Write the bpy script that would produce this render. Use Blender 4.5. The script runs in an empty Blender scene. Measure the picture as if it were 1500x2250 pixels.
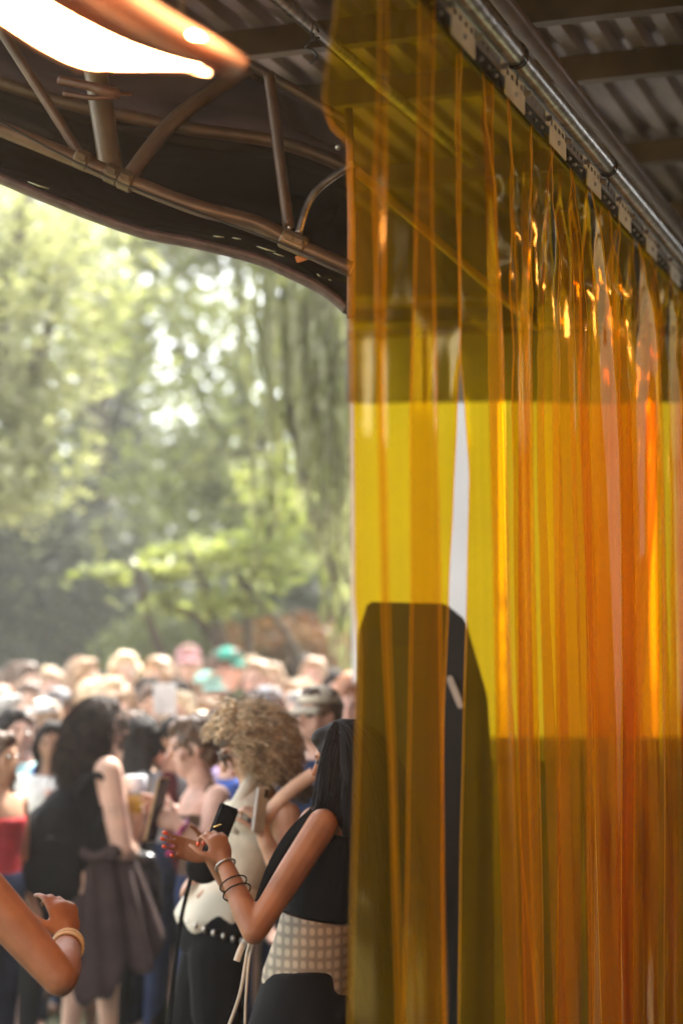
import bpy, bmesh, math, random
import numpy as np
from mathutils import Vector, Matrix, noise as mnoise
R = math.radians
sc = bpy.context.scene
col = sc.collection
random.seed(7)

# ------------------------------------------------------------------ camera
F = 4200.0                       # focal length in pixels of the 1500 px wide photograph
EYE = 1.65
PITCH = math.atan(350 / F)
cam_d = bpy.data.cameras.new('camera'); cam = bpy.data.objects.new('camera', cam_d); col.objects.link(cam)
cam.location = (0, 0, EYE); cam.rotation_euler = (R(90) + PITCH, 0, 0)
cam_d.sensor_fit = 'VERTICAL'; cam_d.sensor_height = 36; cam_d.sensor_width = 24
cam_d.lens = F / 2250 * 36
cam_d.clip_start = 0.05; cam_d.clip_end = 500
cam_d.dof.use_dof = True; cam_d.dof.focus_distance = 4.7; cam_d.dof.aperture_fstop = 1.6
cam_d.dof.aperture_blades = 0
sc.camera = cam

# ------------------------------------------------------------------ light
SUN_EL, SUN_AZ = R(58), R(25)     # azimuth measured from +Y towards +X
w = bpy.data.worlds.new('World'); sc.world = w; w.use_nodes = True
nt = w.node_tree; bg = nt.nodes['Background']
sky = nt.nodes.new('ShaderNodeTexSky'); sky.sky_type = 'NISHITA'; sky.sun_disc = False
sky.sun_elevation = SUN_EL; sky.sun_rotation = SUN_AZ; sky.dust_density = 1; sky.air_density = 1.0
hs = nt.nodes.new('ShaderNodeHueSaturation'); hs.inputs['Saturation'].default_value = 0.22
hs.inputs['Value'].default_value = 1.0
nt.links.new(sky.outputs[0], hs.inputs['Color']); nt.links.new(hs.outputs[0], bg.inputs['Color'])
bg.inputs['Strength'].default_value = 0.15
sd = bpy.data.lights.new('sun', 'SUN'); so = bpy.data.objects.new('sun', sd); col.objects.link(so)
sd.energy = 4.6; sd.angle = R(14); sd.color = (1, .95, .86)
sv = Vector((math.sin(SUN_AZ) * math.cos(SUN_EL), math.cos(SUN_AZ) * math.cos(SUN_EL), math.sin(SUN_EL)))
so.rotation_euler = sv.to_track_quat('Z', 'Y').to_euler()
sc.view_settings.view_transform = 'Standard'; sc.view_settings.look = 'None'
sc.view_settings.exposure = 2.35; sc.view_settings.gamma = 1.0
cy = sc.cycles
cy.use_denoising = True
cy.max_bounces = 8; cy.diffuse_bounces = 3; cy.glossy_bounces = 3; cy.transmission_bounces = 4
cy.transparent_max_bounces = 48; cy.volume_bounces = 1
cy.sample_clamp_indirect = 6; cy.caustics_reflective = False; cy.caustics_refractive = False

# ------------------------------------------------------------------ helpers
CP, SP = math.cos(PITCH), math.sin(PITCH)
def P(px, py, Y):
    """the point at world depth Y that the photograph shows at pixel px, py"""
    u, v = (px - 750) / F, (1125 - py) / F
    d = Vector((u, CP - v * SP, SP + v * CP))
    return Vector((0, 0, EYE)) + d * (Y / d.y)
def proj(p):
    q = Vector(p) - Vector((0, 0, EYE))
    f = q.y * CP + q.z * SP; up = -q.y * SP + q.z * CP
    return 750 + F * q.x / f, 1125 - F * up / f

def lerp(a, b, t): return a + (b - a) * t
def interp(x, pts):
    if x <= pts[0][0]: return pts[0][1]
    for (a, b), (c, d) in zip(pts, pts[1:]):
        if x <= c:
            t = (x - a) / (c - a); t = t * t * (3 - 2 * t) * .5 + t * .5
            return lerp(b, d, t)
    return pts[-1][1]
def catmull(pts, n):
    pts = [Vector(p) for p in pts]; out = []
    for i in range(len(pts) - 1):
        p0 = pts[max(i - 1, 0)]; p1 = pts[i]; p2 = pts[i + 1]; p3 = pts[min(i + 2, len(pts) - 1)]
        for k in range(n):
            t = k / n
            out.append(0.5 * ((2 * p1) + (p2 - p0) * t + (2 * p0 - 5 * p1 + 4 * p2 - p3) * t * t + (3 * p1 - p0 - 3 * p2 + p3) * t ** 3))
    out.append(pts[-1]); return out

MATS = {}
def mat(name, c, rough=.6, metal=0, var=.15, scale=8, bump=0, spec=.5, emit=None, estr=0, stretch=None, c2=None):
    if name in MATS: return MATS[name]
    m = bpy.data.materials.new(name); m.use_nodes = True; t = m.node_tree; b = t.nodes['Principled BSDF']
    tc = t.nodes.new('ShaderNodeTexCoord'); mp = t.nodes.new('ShaderNodeMapping')
    if stretch: mp.inputs['Scale'].default_value = stretch
    t.links.new(tc.outputs['Object'], mp.inputs[0])
    n = t.nodes.new('ShaderNodeTexNoise'); n.inputs['Scale'].default_value = scale; n.inputs['Detail'].default_value = 6
    t.links.new(mp.outputs[0], n.inputs['Vector'])
    mx = t.nodes.new('ShaderNodeMix'); mx.data_type = 'RGBA'
    if c2: a, d = c, c2
    else: a, d = [x * (1 - var) for x in c], [min(1, x * (1 + var)) for x in c]
    cr = t.nodes.new('ShaderNodeMapRange'); cr.inputs[1].default_value = .35; cr.inputs[2].default_value = .65
    t.links.new(n.outputs[0], cr.inputs[0]); t.links.new(cr.outputs[0], mx.inputs[0])
    mx.inputs[6].default_value = (*a[:3], 1); mx.inputs[7].default_value = (*d[:3], 1)
    t.links.new(mx.outputs[2], b.inputs['Base Color'])
    b.inputs['Roughness'].default_value = rough; b.inputs['Metallic'].default_value = metal
    b.inputs['Specular IOR Level'].default_value = spec
    if bump:
        bp = t.nodes.new('ShaderNodeBump'); bp.inputs['Strength'].default_value = bump; bp.inputs['Distance'].default_value = .01
        t.links.new(n.outputs[0], bp.inputs['Height']); t.links.new(bp.outputs[0], b.inputs['Normal'])
    if emit:
        b.inputs['Emission Color'].default_value = (*emit, 1); b.inputs['Emission Strength'].default_value = estr
    MATS[name] = m; return m

def tag(o, label=None, cat=None, group=None, kind=None):
    if label: o['label'] = label
    if cat: o['category'] = cat
    if group: o['group'] = group
    if kind: o['kind'] = kind
    return o
def empty(name, loc=(0, 0, 0)):
    o = bpy.data.objects.new(name, None); o.location = loc; o.empty_display_size = .1; col.objects.link(o); return o
def mesh_obj(name, me, m=None, parent=None, smooth=True):
    o = bpy.data.objects.new(name, me)
    if m: me.materials.append(m)
    if smooth: me.shade_smooth()
    col.objects.link(o)
    if parent:
        o.parent = parent
        q = parent; off = Vector((0, 0, 0))
        while q: off += q.location; q = q.parent
        o.location = -off
    return o
def py_obj(name, v, f, m=None, parent=None, smooth=True):
    me = bpy.data.meshes.new(name); me.from_pydata([tuple(x) for x in v], [], f); me.update()
    return mesh_obj(name, me, m, parent, smooth)
def bm_obj(name, bm, m=None, parent=None, smooth=True):
    me = bpy.data.meshes.new(name); bmesh.ops.recalc_face_normals(bm, faces=bm.faces); bm.to_mesh(me); bm.free()
    return mesh_obj(name, me, m, parent, smooth)

def basis(d):
    d = d.normalized(); a = Vector((0, 0, 1)) if abs(d.z) < .9 else Vector((1, 0, 0))
    x = d.cross(a).normalized(); return x, d.cross(x).normalized()
def b_tube(bm, pts, rad, n=10, closed=True):
    pts = [Vector(p) for p in pts]
    if not hasattr(rad, '__len__'): rad = [rad] * len(pts)
    rings = []; x = None
    for i, p in enumerate(pts):
        d = (pts[min(i + 1, len(pts) - 1)] - pts[max(i - 1, 0)]).normalized()
        if x is None: x, y = basis(d)
        else:
            x = (x - d * x.dot(d)).normalized(); y = d.cross(x)
        rings.append([bm.verts.new(p + (x * math.cos(2 * math.pi * k / n) + y * math.sin(2 * math.pi * k / n)) * rad[i]) for k in range(n)])
    for a, b in zip(rings, rings[1:]):
        for k in range(n): bm.faces.new((a[k], a[(k + 1) % n], b[(k + 1) % n], b[k]))
    if closed: bm.faces.new(rings[0][::-1]); bm.faces.new(rings[-1])
def tube(name, pts, rad, m, parent=None, n=12, smooth=True):
    bm = bmesh.new(); b_tube(bm, pts, rad, n); return bm_obj(name, bm, m, parent, smooth)
def b_box(bm, c, ax, ay, az, bev=0):
    """box with centre c and half-axis vectors"""
    c = Vector(c); ax, ay, az = Vector(ax), Vector(ay), Vector(az)
    vs = [bm.verts.new(c + ax * i + ay * j + az * k) for i in (-1, 1) for j in (-1, 1) for k in (-1, 1)]
    fs = [bm.faces.new([vs[q] for q in f]) for f in ((0, 1, 3, 2), (4, 6, 7, 5), (0, 4, 5, 1), (2, 3, 7, 6), (0, 2, 6, 4), (1, 5, 7, 3))]
    if bev:
        es = {e for f in fs for e in f.edges}
        bmesh.ops.bevel(bm, geom=list(es), offset=bev, segments=2, affect='EDGES')
def box(name, c, ax, ay, az, m, parent=None, bev=0):
    bm = bmesh.new(); b_box(bm, c, ax, ay, az, bev); return bm_obj(name, bm, m, parent, smooth=False)
def b_ell(bm, c, r, M=None, n=12):
    """ellipsoid, radii r, orientation 3x3 M"""
    M4 = (M.to_4x4() if M is not None else Matrix.Identity(4))
    T = Matrix.Translation(Vector(c)) @ M4 @ Matrix.Diagonal((*r, 1)); nu = n + 4
    nv_ = bm.verts.new; nf_ = bm.faces.new
    top, bot = nv_(T @ Vector((0, 0, 1))), nv_(T @ Vector((0, 0, -1)))
    rg = [[nv_(T @ Vector((math.sin(math.pi * j / n) * math.cos(2 * math.pi * i / nu), math.sin(math.pi * j / n) * math.sin(2 * math.pi * i / nu), math.cos(math.pi * j / n)))) for i in range(nu)] for j in range(1, n)]
    for i in range(nu):
        k = (i + 1) % nu; nf_((top, rg[0][i], rg[0][k])); nf_((bot, rg[-1][k], rg[-1][i]))
        for a, b in zip(rg, rg[1:]): nf_((a[i], b[i], b[k], a[k]))
def b_cap(bm, a, ra, b, rb, n=12):
    a, b = Vector(a), Vector(b)
    b_tube(bm, [a, a.lerp(b, .5), b], [ra, (ra + rb) / 2, rb], n)
    b_ell(bm, a, (ra,) * 3, n=8); b_ell(bm, b, (rb,) * 3, n=8)
def b_loft(bm, rings, n=20):
    """closed loft through elliptic rings (centre, half-axis X, half-axis Y)"""
    rs = []
    for c, X, Y in rings:
        rs.append([bm.verts.new(Vector(c) + Vector(X) * math.cos(2 * math.pi * k / n) + Vector(Y) * math.sin(2 * math.pi * k / n)) for k in range(n)])
    for a, b in zip(rs, rs[1:]):
        for k in range(n): bm.faces.new((a[k], a[(k + 1) % n], b[(k + 1) % n], b[k]))
    bm.faces.new(rs[0][::-1]); bm.faces.new(rs[-1])
def remeshed(name, bm, voxel, m, parent, smooth_it=6, disp=0, dscale=.05):
    """fuse the closed shapes in bm into ONE continuous surface"""
    bmesh.ops.recalc_face_normals(bm, faces=bm.faces)
    me = bpy.data.meshes.new(name); bm.to_mesh(me); bm.free()
    o = bpy.data.objects.new('tmp', me); col.objects.link(o)
    r = o.modifiers.new('r', 'REMESH'); r.mode = 'VOXEL'; r.voxel_size = voxel
    if smooth_it:
        s = o.modifiers.new('s', 'SMOOTH'); s.iterations = smooth_it; s.factor = .5
    dg = bpy.context.evaluated_depsgraph_get()
    me2 = bpy.data.meshes.new_from_object(o.evaluated_get(dg)); me2.name = name
    bpy.data.objects.remove(o); bpy.data.meshes.remove(me)
    if disp:
        nv = len(me2.vertices); co = np.empty(nv * 3); me2.vertices.foreach_get('co', co)
        no = np.empty(nv * 3); me2.vertices.foreach_get('normal', no)
        co = co.reshape(-1, 3); no = no.reshape(-1, 3)
        d = np.array([mnoise.fractal(Vector(c) / dscale, 1, 2, 3) for c in co])
        co += no * (d * disp)[:, None]
        me2.vertices.foreach_set('co', co.ravel()); me2.update()
    return mesh_obj(name, me2, m, parent)

# ------------------------------------------------------------------ ground and sky
PI = math.pi
grass = mat('trampled_grass', (.07, .09, .03), .95, var=.5, scale=3, bump=.6, c2=(.16, .14, .08))
g = 64; v = []; f = []
xs = [math.copysign(abs(t) ** 3 * 200, t) for t in np.linspace(-1, 1, g)]
for j in range(g):
    for i in range(g):
        x, y = xs[i], xs[j] + 10
        h = mnoise.noise(Vector((x * .4, y * .4, 0))) * .03 if abs(x) < 30 and abs(y) < 40 else 0
        v.append((x, y, h))
for j in range(g - 1):
    for i in range(g - 1):
        a = j * g + i; f.append((a, a + 1, a + g + 1, a + g))
tag(py_obj('ground', v, f, grass), 'trampled festival field grass under the crowd', kind='structure')
# paved floor under the roof
tag(box('floor', (1.2, 3.2, .03), (3.6, 0, 0), (0, 4.6, 0), (0, 0, .03), mat('decking', (.07, .06, .05), .7, scale=5, bump=.2)), kind='structure')

# ------------------------------------------------------------------ the rail frame: a along the curtain, b across it
TH = math.atan(1500 / F * CP)
T = Vector((math.sin(TH), math.cos(TH), 0)); N = Vector((math.cos(TH), -math.sin(TH), 0))   # N points to the camera's side
ref = P(1107, 205, 4.12)          # centre of the second pale clamp plate
RAILZ = ref.z
O = Vector((ref.x, ref.y, 0)) - T * (ref.y / T.y)
def Q(a, b, z): return Vector((O.x, O.y, 0)) + T * a + N * b + Vector((0, 0, z))
A_REF = (ref.y) / T.y
def a_of_Y(Y): return (Y - O.y) / T.y

# roof --------------------------------------------------------------
ZR = 3.60
m_roof = mat('galvanised_roof', (.30, .26, .27), .42, metal=.55, var=.25, scale=3, bump=.1, stretch=(1, 1, 1))
m_purlin = mat('painted_purlin', (.09, .058, .032), .45, metal=.3, var=.4, scale=6)
m_steel = mat('galvanised_pipe', (.40, .38, .37), .28, metal=.9, var=.35, scale=30, bump=.15)
m_brown = mat('brown_painted_tube', (.105, .065, .038), .42, metal=.2, var=.3, scale=9)
m_black = mat('black_plastic', (.012, .012, .012), .4)
roof = empty('corrugated_roof', Q(4, 0, 0)); tag(roof, 'corrugated metal roof over the booth, carried on brown cross purlins', 'roof')
v = []; f = []; pitch = .105; b = -1.95
prof = []
while b < 3.4:
    prof += [(b, 0), (b + .045, 0), (b + .06, .032), (b + .09, .032)]; b += pitch
al = [-3 + i * (10.6 / 24) for i in range(25)]
for a in al:
    for (bb, zz) in prof: v.append(Q(-3 + (a + 3) * (1.12 if bb < -.1 else 1.34), bb, ZR + zz + mnoise.noise(Vector((a, bb * 2, 3))) * .004))
n = len(prof)
for i in range(len(al) - 1):
    for j in range(n - 1): f.append((i * n + j, i * n + j + 1, (i + 1) * n + j + 1, (i + 1) * n + j))
sh = py_obj('roof_sheet', v, f, m_roof, roof, smooth=False)
s_ = sh.modifiers.new('t', 'SOLIDIFY'); s_.thickness = .0015; s_.offset = 1
for i, a in enumerate([.2, 1.3, 2.4, 3.3, 4.2, 5.05, 5.62, 6.20, 7.25, 8.2, 9.2, 10.2]):
    bm = bmesh.new()
    # a cold-formed C purlin: web and two flanges
    c = Q(a, .72, ZR - .045)
    bw = 2.66
    if a > 8.8: c = Q(a, 1.7, ZR - .045); bw = 1.7
    b_box(bm, c, N * bw, T * .0015, Vector((0, 0, .042)))
    b_box(bm, c + T * .0235 + Vector((0, 0, .0405)), N * bw, T * .022, Vector((0, 0, .0015)))
    b_box(bm, c + T * .0235 - Vector((0, 0, .0405)), N * bw, T * .022, Vector((0, 0, .0015)))
    bm_obj('purlin', bm, m_purlin, roof, smooth=False)
# longitudinal beams under the roof, on both sides of the curtain
def long_tube(name, p, q, r, m, label, cat, grp=None):
    t = tube(name, [p.lerp(q, k / 8) for k in range(9)], r, m, None, 16); tag(t, label, cat, grp); return t
rbp = P(1285, 235, 5.3) - Vector((O.x, O.y, 0)); rb = rbp.dot(N); rz = rbp.z
long_tube('roof_beam', Q(-1, rb, rz), Q(9.5, rb, rz), .024, m_brown, 'brown roof tube running just behind the silver curtain pipe', 'beam')
pa, pb = P(605, -8, 4.3), P(730, 98, 4.75)
d_ = (pb - pa); 
long_tube('cross_brace_tube', pa - d_ * 3, pa + d_ * 4.6, .017, m_steel, 'thin bright tube entering top centre and passing behind the amber strips', 'beam')
long_tube('lower_brace_tube', P(781, 374, 4.92), P(1180, 720, 6.4), .013, mat('ochre_tube', (.5, .34, .06), .4), 'slanting ochre tube seen only through the left amber strips', 'beam')

# ties and little black clip
bm = bmesh.new()
c = P(684, 100, 4.5)
pts = [c + Vector((.004, 0, .03)), c + Vector((-.002, 0, .01)), c + Vector((-.014, .004, -.004)), c + Vector((.004, 0, -.012)), c + Vector((.012, -.003, -.03)), c + Vector((-.004, 0, -.045))]
b_tube(bm, catmull(pts, 4), .0035, 6)
b_tube(bm, [c + Vector((-.002, 0, .01)), c + Vector((.02, 0, .02))], .003, 6)
b_tube(bm, [c + Vector((0, 0, .03)), c + Vector((.006, 0, .06)), P(700, 70, 4.5)], .003, 6)
tag(bm_obj('cable_tie', bm, m_black), 'black cable tie dangling from the thin tube at top centre', 'cable tie')

# unseen dark boards added beside and behind the camera to darken the strips' reflections
tag(box('unseen_side_board', Q(5.5, 3.1, 1.75), T * 8.5, N * .05, (0, 0, 1.7), mat('unseen_board_dark', (.05, .035, .02), .8)), 'unseen dark side board added to darken the strip reflections', 'wall')
tag(box('unseen_rear_board', Q(-2.95, 1.75, 1.75), T * .05, N * 1.3, (0, 0, 1.7), mat('unseen_board_dark', (.05, .035, .02), .8)), 'unseen dark rear board added to darken the strip reflections', 'wall')
# back fascia, valance and white wall behind the curtain --------------
m_white = mat('white_fabric', (.82, .82, .84), .8, var=.04, scale=2)
def add_translucency(m, fac, tint=(1, 1, 1)):
    t = m.node_tree; b = t.nodes['Principled BSDF']; o = [n for n in t.nodes if n.type == 'OUTPUT_MATERIAL'][0]
    tl = t.nodes.new('ShaderNodeBsdfTranslucent'); mx = t.nodes.new('ShaderNodeMixShader'); mx.inputs[0].default_value = fac
    src = b.inputs['Base Color'].links[0].from_socket
    mu = t.nodes.new('ShaderNodeMix'); mu.data_type = 'RGBA'; mu.blend_type = 'MULTIPLY'; mu.inputs[0].default_value = 1
    t.links.new(src, mu.inputs[6]); mu.inputs[7].default_value = (*tint, 1); t.links.new(mu.outputs[2], tl.inputs[0])
    t.links.new(b.outputs[0], mx.inputs[1]); t.links.new(tl.outputs[0], mx.inputs[2]); t.links.new(mx.outputs[0], o.inputs[0])
add_translucency(m_white, .19)
m_grey = mat('grey_valance', (.30, .28, .24), .7, var=.2, scale=3)
m_dk = mat('dark_fascia', (.035, .028, .02), .5, var=.3)
fx0, fx1 = 765, 2100
def wall_quad(name, x0, y0, x1, y1, Y, thick, m, **k):
    a, b_ = P(x0, y0, Y), P(x1, y1, Y)
    c = (a + b_) / 2; c.y = Y + thick / 2
    return box(name, c, (abs(b_.x - a.x) / 2, 0, 0), (0, thick / 2, 0), (0, 0, abs(b_.z - a.z) / 2), m, **k)
ww = empty('white_wall', (P(1300, 0, 9.2).x, 9.2, 0)); tag(ww, 'plain white fabric wall behind the amber curtain', 'wall')
for k in range(4):
    x0 = 774 + k * 330
    wall_quad('wall_panel', x0, 800, x0 + 328.5, 1640, 9.2, .03, m_white, parent=ww)
# the valance hangs in shallow folds
def hung_sheet(name, x0, x1, ytop, ybot, Y, amp, m, wav=26, parent=None, wobble=0):
    v = []; f = []; nx, ny = 160, 10
    for j in range(ny + 1):
        for i in range(nx + 1):
            px = lerp(x0, x1, i / nx); py = lerp(ytop, ybot, j / ny) + wobble * math.sin(i * .11)
            v.append(P(px, py, Y) + Vector((0, amp * math.sin(i / nx * wav + math.sin(i * .07) * 2) * (j / ny), 0)))
    for j in range(ny):
        for i in range(nx): a = j * (nx + 1) + i; f.append((a, a + 1, a + nx + 2, a + nx + 1))
    o = py_obj(name, v, f, m, parent); s = o.modifiers.new('t', 'SOLIDIFY'); s.thickness = .004; return o
tag(hung_sheet('valance', 758, 2100, 690, 884, 8.3, .03, m_grey, wobble=3), 'grey cloth valance above the white wall, behind the strips', 'valance')
fa = empty('rear_fascia', (P(1300, 0, 8.0).x, 8.0, 0)); tag(fa, 'dark rear roof fascia with two rounded rails behind the curtain', 'fascia')
wall_quad('fascia_board', 772, 440, 2100, 705, 8.05, .05, m_dk, parent=fa)
tube('fascia_rail', [P(764, 664, 7.95), P(1300, 655, 7.95), P(2100, 650, 7.95)], .028, m_purlin, fa)
tube('fascia_rail', [P(764, 735, 7.9), P(1000, 722, 7.9), P(2100, 735, 7.9)], .02, m_purlin, fa)

# counter below the white wall
ct = empty('bar_counter', (P(1300, 0, 8.7).x, 8.7, 0)); tag(ct, 'dark brown bar counter at the foot of the white wall', 'counter')
m_cnt = mat('counter_wood', (.36, .30, .17), .5, var=.4, scale=4, stretch=(6, 6, .6))
for k in range(11):
    x0 = 865 + k * 110
    wall_quad('counter_board', x0, 1660, x0 + 107, 2400, 8.7, .03, m_cnt, parent=ct)
wall_quad('counter_back', 868, 1666, 2070, 2395, 8.74, .02, m_cnt, parent=ct)
wall_quad('counter_top', 860, 1622, 2090, 1664, 8.62, .35, mat('counter_top', (.36, .30, .17), .5), parent=ct)

# black cabinet behind the gap -----------------------------------------
m_cab = mat('black_cabinet', (.007, .0068, .006), .7, var=.3, scale=20)
cb = empty('speaker_cabinet', P(900, 2500, 6.5)); tag(cb, 'tall black tapered speaker cabinet standing behind the first strips', 'speaker')
out = [(786, 1390), (808, 1322), (978, 1326), (1022, 1362), (1070, 1530), (1082, 1700), (1086, 2800), (760, 2800)]
bm = bmesh.new()
fr = [bm.verts.new(P(x, y, 6.4)) for x, y in out]; bk = [bm.verts.new(P(x, y, 6.4) + Vector((.03, .42, 0))) for x, y in out]
bm.faces.new(fr); bm.faces.new(bk[::-1])
for i in range(len(out)): j = (i + 1) % len(out); bm.faces.new((fr[i], bk[i], bk[j], fr[j]))
bmesh.ops.recalc_face_normals(bm, faces=bm.faces)
bmesh.ops.bevel(bm, geom=bm.edges[:], offset=.008, segments=2, affect='EDGES')
bm_obj('cabinet_body', bm, m_cab, cb, smooth=False)
bm = bmesh.new(); a, b_ = P(985, 1486, 6.37), P(1014, 1556, 6.37); d = (b_ - a) / 2
b_box(bm, (a + b_) / 2, d, d.cross(Vector((0, 1, 0))).normalized() * .011, (0, .01, 0), .004)
bm_obj('metal_bar', bm, mat('pale_bar', (.5, .47, .42), .4, metal=.4), cb, smooth=False)
bm = bmesh.new(); b_box(bm, P(812, 2000, 6.385), (.016, 0, 0), (0, .004, 0), (0, 0, .028), .003)
bm_obj('label_plate', bm, mat('yellow_label', (.75, .66, .15), .5), cb, smooth=False)
bm = bmesh.new(); b_box(bm, (P(880, 1700, 6.392)), (.085, 0, 0), (0, .006, 0), (0, 0, .42), .004)
bm_obj('grille', bm, mat('grille_mesh', (.02, .02, .018), .7, var=.6, scale=400), cb, smooth=False)

tag(box('unseen_end_board', Q(13.9, 1.65, 1.75), T * .05, N * 1.4, (0, 0, 1.7), mat('unseen_board_dark', (.05, .035, .02), .8)), 'unseen dark end board added to darken the strip reflections', 'wall')  # unseen far board, added to keep sky out of the strips' reflections
# second heater of the same make under the roof on the camera's side: its light is what glints on the strips and reddens the purlins
h2 = empty('infrared_heater', Q(5.0, 1.75, 2.95)); tag(h2, 'second infrared heater hung under the roof on the near side of the curtain', 'heater')
glow2 = mat('heater_glow_small', (.9, .5, .3), .5, emit=(1, .50, .18), estr=18)
hc = Q(5.0, 1.75, 2.95); hd = (-N + Vector((0, 0, -.55))).normalized(); hu = T.cross(hd).normalized()
bm = bmesh.new(); b_box(bm, hc, T * .32, hu * .020, hd * .004, .002); bm_obj('glowing_element', bm, glow2, h2, smooth=False)
v = []; f = []
for i in range(9):
    for j in range(9):
        t = j / 8 * 2 - 1; v.append(hc + T * (.36 * (i / 8 * 2 - 1)) + hu * (.085 * t) + hd * (.06 * t * t - .05))
for i in range(8):
    for j in range(8): q = i * 9 + j; f.append((q, q + 1, q + 10, q + 9))
o = py_obj('hood', v, f, mat('heater_hood_outer', (.035, .012, .008), .45, metal=.4), h2); o.modifiers.new('t', 'SOLIDIFY').thickness = .004
for q in (-.25, .25): p = hc + T * q - hd * .05; tube('hanger', [p, Vector((p.x, p.y, ZR))], .004, m_steel, h2, 6)

# ------------------------------------------------------------------ amber PVC strip material
def pvc_material():
    m = bpy.data.materials.new('amber_pvc'); m.use_nodes = True; t = m.node_tree; t.nodes.clear()
    L = t.links.new; Nn = t.nodes.new
    out = Nn('ShaderNodeOutputMaterial')
    lw = Nn('ShaderNodeLayerWeight'); lw.inputs[0].default_value = .5
    tc = Nn('ShaderNodeTexCoord'); mp = Nn('ShaderNodeMapping'); mp.inputs['Scale'].default_value = (26, 26, .7)
    L(tc.outputs['Object'], mp.inputs[0])
    ns = Nn('ShaderNodeTexNoise'); ns.inputs['Scale'].default_value = 1.6; ns.inputs['Detail'].default_value = 5
    L(mp.outputs[0], ns.inputs['Vector'])
    sm = Nn('ShaderNodeTexNoise'); sm.inputs['Scale'].default_value = 5; sm.inputs['Detail'].default_value = 8
    L(tc.outputs['Object'], sm.inputs['Vector'])
    # longer way through the sheet where it is seen edge-on: deeper amber
    rp = Nn('ShaderNodeValToRGB'); e = rp.color_ramp.elements
    e[0].position = .0; e[0].color = (.965, .80, .14, 1)
    e[1].position = 1; e[1].color = (.92, .67, .03, 1)
    k = rp.color_ramp.elements.new(.72); k.color = (.955, .815, .12, 1)
    k = rp.color_ramp.elements.new(.92); k.color = (.94, .76, .07, 1)
    L(lw.outputs['Facing'], rp.inputs[0])
    tr = Nn('ShaderNodeBsdfTransparent'); L(rp.outputs[0], tr.inputs[0])
    df = Nn('ShaderNodeBsdfDiffuse'); df.inputs[0].default_value = (.85, .50, .02, 1)
    tl = Nn('ShaderNodeBsdfTranslucent'); tl.inputs[0].default_value = (.90, .56, .025, 1)
    ml = Nn('ShaderNodeMixShader'); ml.inputs[0].default_value = .55; L(df.outputs[0], ml.inputs[1]); L(tl.outputs[0], ml.inputs[2])
    amt = Nn('ShaderNodeMapRange'); amt.inputs[1].default_value = .3; amt.inputs[2].default_value = .75
    amt.inputs[3].default_value = .003; amt.inputs[4].default_value = .05
    L(ns.outputs[0], amt.inputs[0])
    am2 = Nn('ShaderNodeMath'); am2.operation = 'MULTIPLY_ADD'; L(sm.outputs[0], am2.inputs[0]); am2.inputs[1].default_value = .02; L(amt.outputs[0], am2.inputs[2])
    m1 = Nn('ShaderNodeMixShader'); L(am2.outputs[0], m1.inputs[0]); L(tr.outputs[0], m1.inputs[1]); L(ml.outputs[0], m1.inputs[2])
    gl = Nn('ShaderNodeBsdfGlossy'); gl.inputs['Roughness'].default_value = .07; gl.inputs[0].default_value = (1, .86, .66, 1)
    bp = Nn('ShaderNodeBump'); bp.inputs['Strength'].default_value = .12; bp.inputs['Distance'].default_value = .004
    L(ns.outputs[0], bp.inputs['Height']); L(bp.outputs[0], gl.inputs['Normal'])
    pw = Nn('ShaderNodeMath'); pw.operation = 'POWER'; L(lw.outputs['Facing'], pw.inputs[0]); pw.inputs[1].default_value = 5
    fr = Nn('ShaderNodeMath'); fr.operation = 'MULTIPLY_ADD'; L(pw.outputs[0], fr.inputs[0]); fr.inputs[1].default_value = .10; fr.inputs[2].default_value = .022
    m2 = Nn('ShaderNodeMixShader'); L(fr.outputs[0], m2.inputs[0]); L(m1.outputs[0], m2.inputs[1]); L(gl.outputs[0], m2.inputs[2])
    L(m2.outputs[0], out.inputs[0]); return m
PVC = pvc_material()
def pvc_edge():
    m = bpy.data.materials.new('amber_pvc_cut_edge'); m.use_nodes = True; t = m.node_tree; t.nodes.clear(); Nn = t.nodes.new; L = t.links.new
    out = Nn('ShaderNodeOutputMaterial'); a = Nn('ShaderNodeBsdfTransparent'); a.inputs[0].default_value = (.96, .66, .08, 1)
    b = Nn('ShaderNodeBsdfTranslucent'); b.inputs[0].default_value = (1, .56, .06, 1); c = Nn('ShaderNodeBsdfDiffuse'); c.inputs[0].default_value = (.95, .52, .05, 1)
    n = Nn('ShaderNodeTexNoise'); n.inputs['Scale'].default_value = 9; m1 = Nn('ShaderNodeMixShader'); m2 = Nn('ShaderNodeMixShader')
    L(n.outputs[0], m1.inputs[0]); L(b.outputs[0], m1.inputs[1]); L(c.outputs[0], m1.inputs[2]); m2.inputs[0].default_value = .55
    L(a.outputs[0], m2.inputs[1]); L(m1.outputs[0], m2.inputs[2]); L(m2.outputs[0], out.inputs[0]); return m
PVC_EDGE = pvc_edge()
STRIP_TOP = RAILZ + .004

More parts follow.
